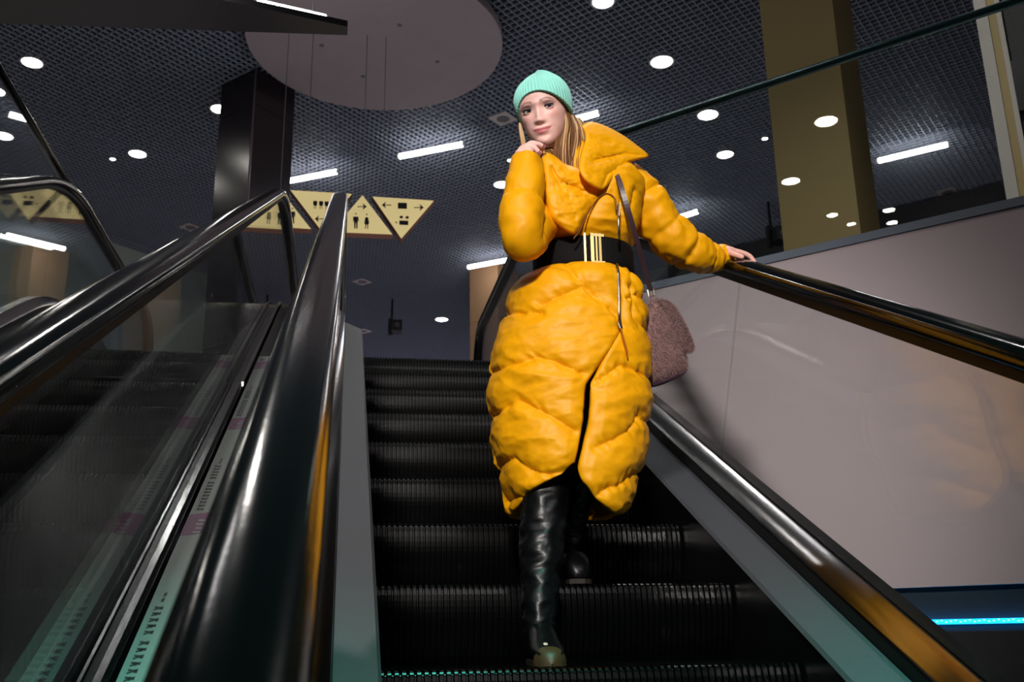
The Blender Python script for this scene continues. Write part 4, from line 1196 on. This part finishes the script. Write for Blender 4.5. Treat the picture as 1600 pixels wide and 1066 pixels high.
# jeans and boots
M['toe'] = mat('worn_brown_toe', (66,46,22), 0.5, var=0.3, vscale=40)
def tube_part(name, ctrl, rad, m, seed, amp, n=40, flat=1.0, per=14, stretch=(18, 18, 40)):
    c = np.array(catmull(ctrl, per)); m_ = len(c); r = np.interp(np.linspace(0, 1, m_), np.linspace(0, 1, len(rad)), rad)
    mb = MB(); mb.tube(c, list(r), n, flat=flat, up=(0, 1, 0)); G = np.array(mb.v).reshape(m_, n, 3); d = G-c[:, None, :]; d /= np.linalg.norm(d, axis=2, keepdims=True)
    for i in range(m_):
        for j in range(n):
            p = G[i, j]; G[i, j] = p+d[i, j]*amp*(1-2.2*abs(fbm((p[0]*stretch[0]+seed, p[1]*stretch[1], p[2]*stretch[2]), 3)))
    return G
for h_, k_ in ((hipR, knR), (hipL, knL)):
    G = tube_part('jeans', [h_*0.9+k_*0.1, h_*0.6+k_*0.4, h_*0.35+k_*0.65], [0.085, 0.078, 0.070], M['jeans'], 1, 0.002, per=10)
    grid_build('jeans_leg', G, M['jeans'], person, closed_v=True)
def boot(knee, thigh, ankle, toe_dir, length, ground, seed, hw, toe=1.0):
    up_ = thigh*0.45+knee*0.55
    a = np.array([ankle[0], ankle[1], ground+0.115])
    G = tube_part('boot', [up_, knee, knee*0.6+a*0.4+np.array([0, 0.012, 0]), knee*0.25+a*0.75+np.array([0, 0.006, 0]), a, np.array([a[0], a[1]+0.004, ground+0.06])], hw, M['leather'], seed, 0.0050, per=18, stretch=(12, 12, 24))
    b = grid_build('boot', G, M['leather'], person, closed_v=True)
    # foot: lofted sections from heel to toe
    d = np.array([toe_dir[0], toe_dir[1], 0.0]); d /= np.linalg.norm(d); sd = np.array([-d[1], d[0], 0]); rings = []
    heel = np.array([a[0], a[1], 0])-d*0.055
    for t, w_, hgt in ((0.0, 0.024, 0.07), (0.06, 0.030, 0.105), (0.25, 0.033, 0.125), (0.42, 0.035, 0.100), (0.6, 0.039, 0.070), (0.75, 0.041, 0.054), (0.88, 0.037, 0.044), (0.96, 0.027, 0.034), (1.0, 0.012, 0.022)):
        c = heel+d*length*t; hgt *= 1+(toe-1)*max(0, min(1, (t-0.5)/0.25))
        ring = []
        for k in range(24):
            q = 2*math.pi*k/24; cs, sn = math.cos(q), math.sin(q)
            z = ground+0.012+(hgt-0.012)*(0.5+0.5*math.copysign(abs(sn)**0.7, sn))
            ring.append(c+sd*w_*math.copysign(abs(cs)**0.8, cs)+np.array([0, 0, z]))
        rings.append(ring)
    MB().loft(rings, True, True).build('boot_foot', M['leather'], b, smooth=True)
    rings = []
    for t, w_ in ((0.0, 0.022), (0.06, 0.031), (0.3, 0.034), (0.45, 0.034), (0.7, 0.043), (0.88, 0.040), (0.97, 0.029), (1.01, 0.012)):
        c = heel+d*length*t
        rings.append([c+sd*w_*u+np.array([0, 0, ground+v]) for u, v in ((-1, 0.001), (1, 0.001), (1, 0.014), (-1, 0.014))])
    MB().loft(rings, True, True).build('boot_sole', M['sole'], b)
    return b, heel, d, sd
br_, heel_, d_, sd_ = boot(knR, hipR, anR, (-0.05, -1.0), 0.245, 0.0, 3.0, [0.062, 0.061, 0.060, 0.048, 0.040, 0.040])
boot(knL, hipL, anL, (0.0, -1.0), 0.245, 0.4*SL, 8.0, [0.056, 0.050, 0.048, 0.044, 0.038, 0.038], toe=1.75)
rings = []
for t, w_, hg in ((0.87, 0.0400, 0.0470), (0.905, 0.0390, 0.0450), (0.965, 0.030, 0.038), (1.015, 0.014, 0.026), (1.03, 0.002, 0.008)):
    c = heel_+d_*0.245*t
    rings.append([c+sd_*w_*math.copysign(abs(math.cos(q))**0.8, math.cos(q))+np.array([0, 0, 0.002+(hg-0.002)*max(0.0, math.sin(q))**0.7]) for q in [math.pi*k/14 for k in range(15)]])
MB().loft(rings, False, False).build('toe_cap', M['toe'], br_, smooth=True)

# ------------------------------------------------------------------ the furry shoulder bag
bag = thing('shoulder_bag', P3(1035, 590, .44), 'dusty mauve faux-fur shoulder bag hanging from a dark leather strap', 'bag')
M['fur'] = mat('mauve_fur', (136,102,98), 0.9, var=0.2, vscale=30, sheen=0.4)
M['bagleather'] = mat('plum_leather', (74,48,66), 0.45, var=0.1)
M['strap'] = mat('strap_leather', (70,50,58), 0.35, var=0.1)
BODYP = [(1019,470),(1030,468),(1046,480),(1060,512),(1068,545),(1072,572),(1066,584),(1040,594),(1014,600),(1008,592),(1005,560),(1004,520),(1008,488)]
FLAPP = [(1026,468),(1038,469),(1052,478),(1068,505),(1080,532),(1084,545),(1078,551),(1070,548),(1062,530),(1050,500),(1038,482)]
bodyb = pillow('bag_body', BODYP, lambda x, y: 0.42+0.0004*(x-1035), 0.050, M['fur'], bag, amp=0.003, back=1.0, seed=3.0, nr=20)
flapb = pillow('bag_flap', FLAPP, lambda x, y: 0.395+0.0004*(x-1035), 0.016, M['fur'], bag, amp=0.002, back=0.8, seed=5.0, nr=12)
bot = pillow('bag_base', [(1008,590),(1040,588),(1070,576),(1071,583),(1050,595),(1030,603),(1012,606),(1008,600)], lambda x, y: 0.43, 0.035, M['bagleather'], bag, amp=0.0, back=1.0, nr=8)
def fur(parent, n, L, seed, droop=0.6):
    me = parent.data; rs = np.random.default_rng(seed); areas = np.array([p.area for p in me.polygons]); areas = areas/areas.sum()
    vs, fs = [], []
    for idx in rs.choice(len(areas), n, p=areas):
        p = me.polygons[int(idx)]; c = np.array(p.center); nn = np.array(p.normal)
        vv = [np.array(me.vertices[i].co) for i in p.vertices]; w_ = rs.dirichlet(np.ones(len(vv))); c = sum(w_[i]*vv[i] for i in range(len(vv)))
        d = nn+rs.normal(0, 0.35, 3)+np.array([0, 0, -droop]); d /= np.linalg.norm(d)
        s = np.cross(d, rs.normal(0, 1, 3)); s /= np.linalg.norm(s); l_ = L*rs.uniform(0.6, 1.25); k = len(vs)
        vs += [tuple(c-s*0.0007), tuple(c+s*0.0007), tuple(c+d*l_)]; fs.append((k, k+1, k+2))
    m2 = bpy.data.meshes.new('fur_pile'); m2.from_pydata(vs, [], fs); m2.update(); m2.materials.append(M['fur'])
    o = link('fur_pile', m2, parent); o['kind'] = 'stuff'
fur(bodyb, 14000, 0.011, 1); fur(flapb, 7000, 0.010, 2)
# strap: two layers from the shoulder to the ring
def strap(pts, w, name):
    c = catmull(pts, 8); G = []
    for i, p in enumerate(c):
        t = c[min(i+1, len(c)-1)]-c[max(i-1, 0)]; t /= np.linalg.norm(t); s = np.cross(t, AX[2]); s /= np.linalg.norm(s); nn = np.cross(s, t)
        G.append([p-s*w+nn*0.002, p+s*w+nn*0.002, p+s*w-nn*0.002, p-s*w-nn*0.002])
    return MB().loft(G, True, True).build(name, M['strap'], bag)
strap([P3(958,258,.34), P3(963,272,.255), P3(970,290,.222), P3(982,330,.225), P3(994,372,.27), P3(1006,415,.34), P3(1016,452,.40)], 0.0075, 'strap')
MB().tube([P3(x, y, .405) for x, y in ((1012,453),(1021,452),(1023,462),(1014,464),(1012,453))], 0.0026, 8, cap=False).build('strap_ring', M['silver'], bag)
MB().tube([P3(1018,460,.408), P3(1020,472,.412)], 0.006, 8).build('strap_tab', M['fur'], bag)
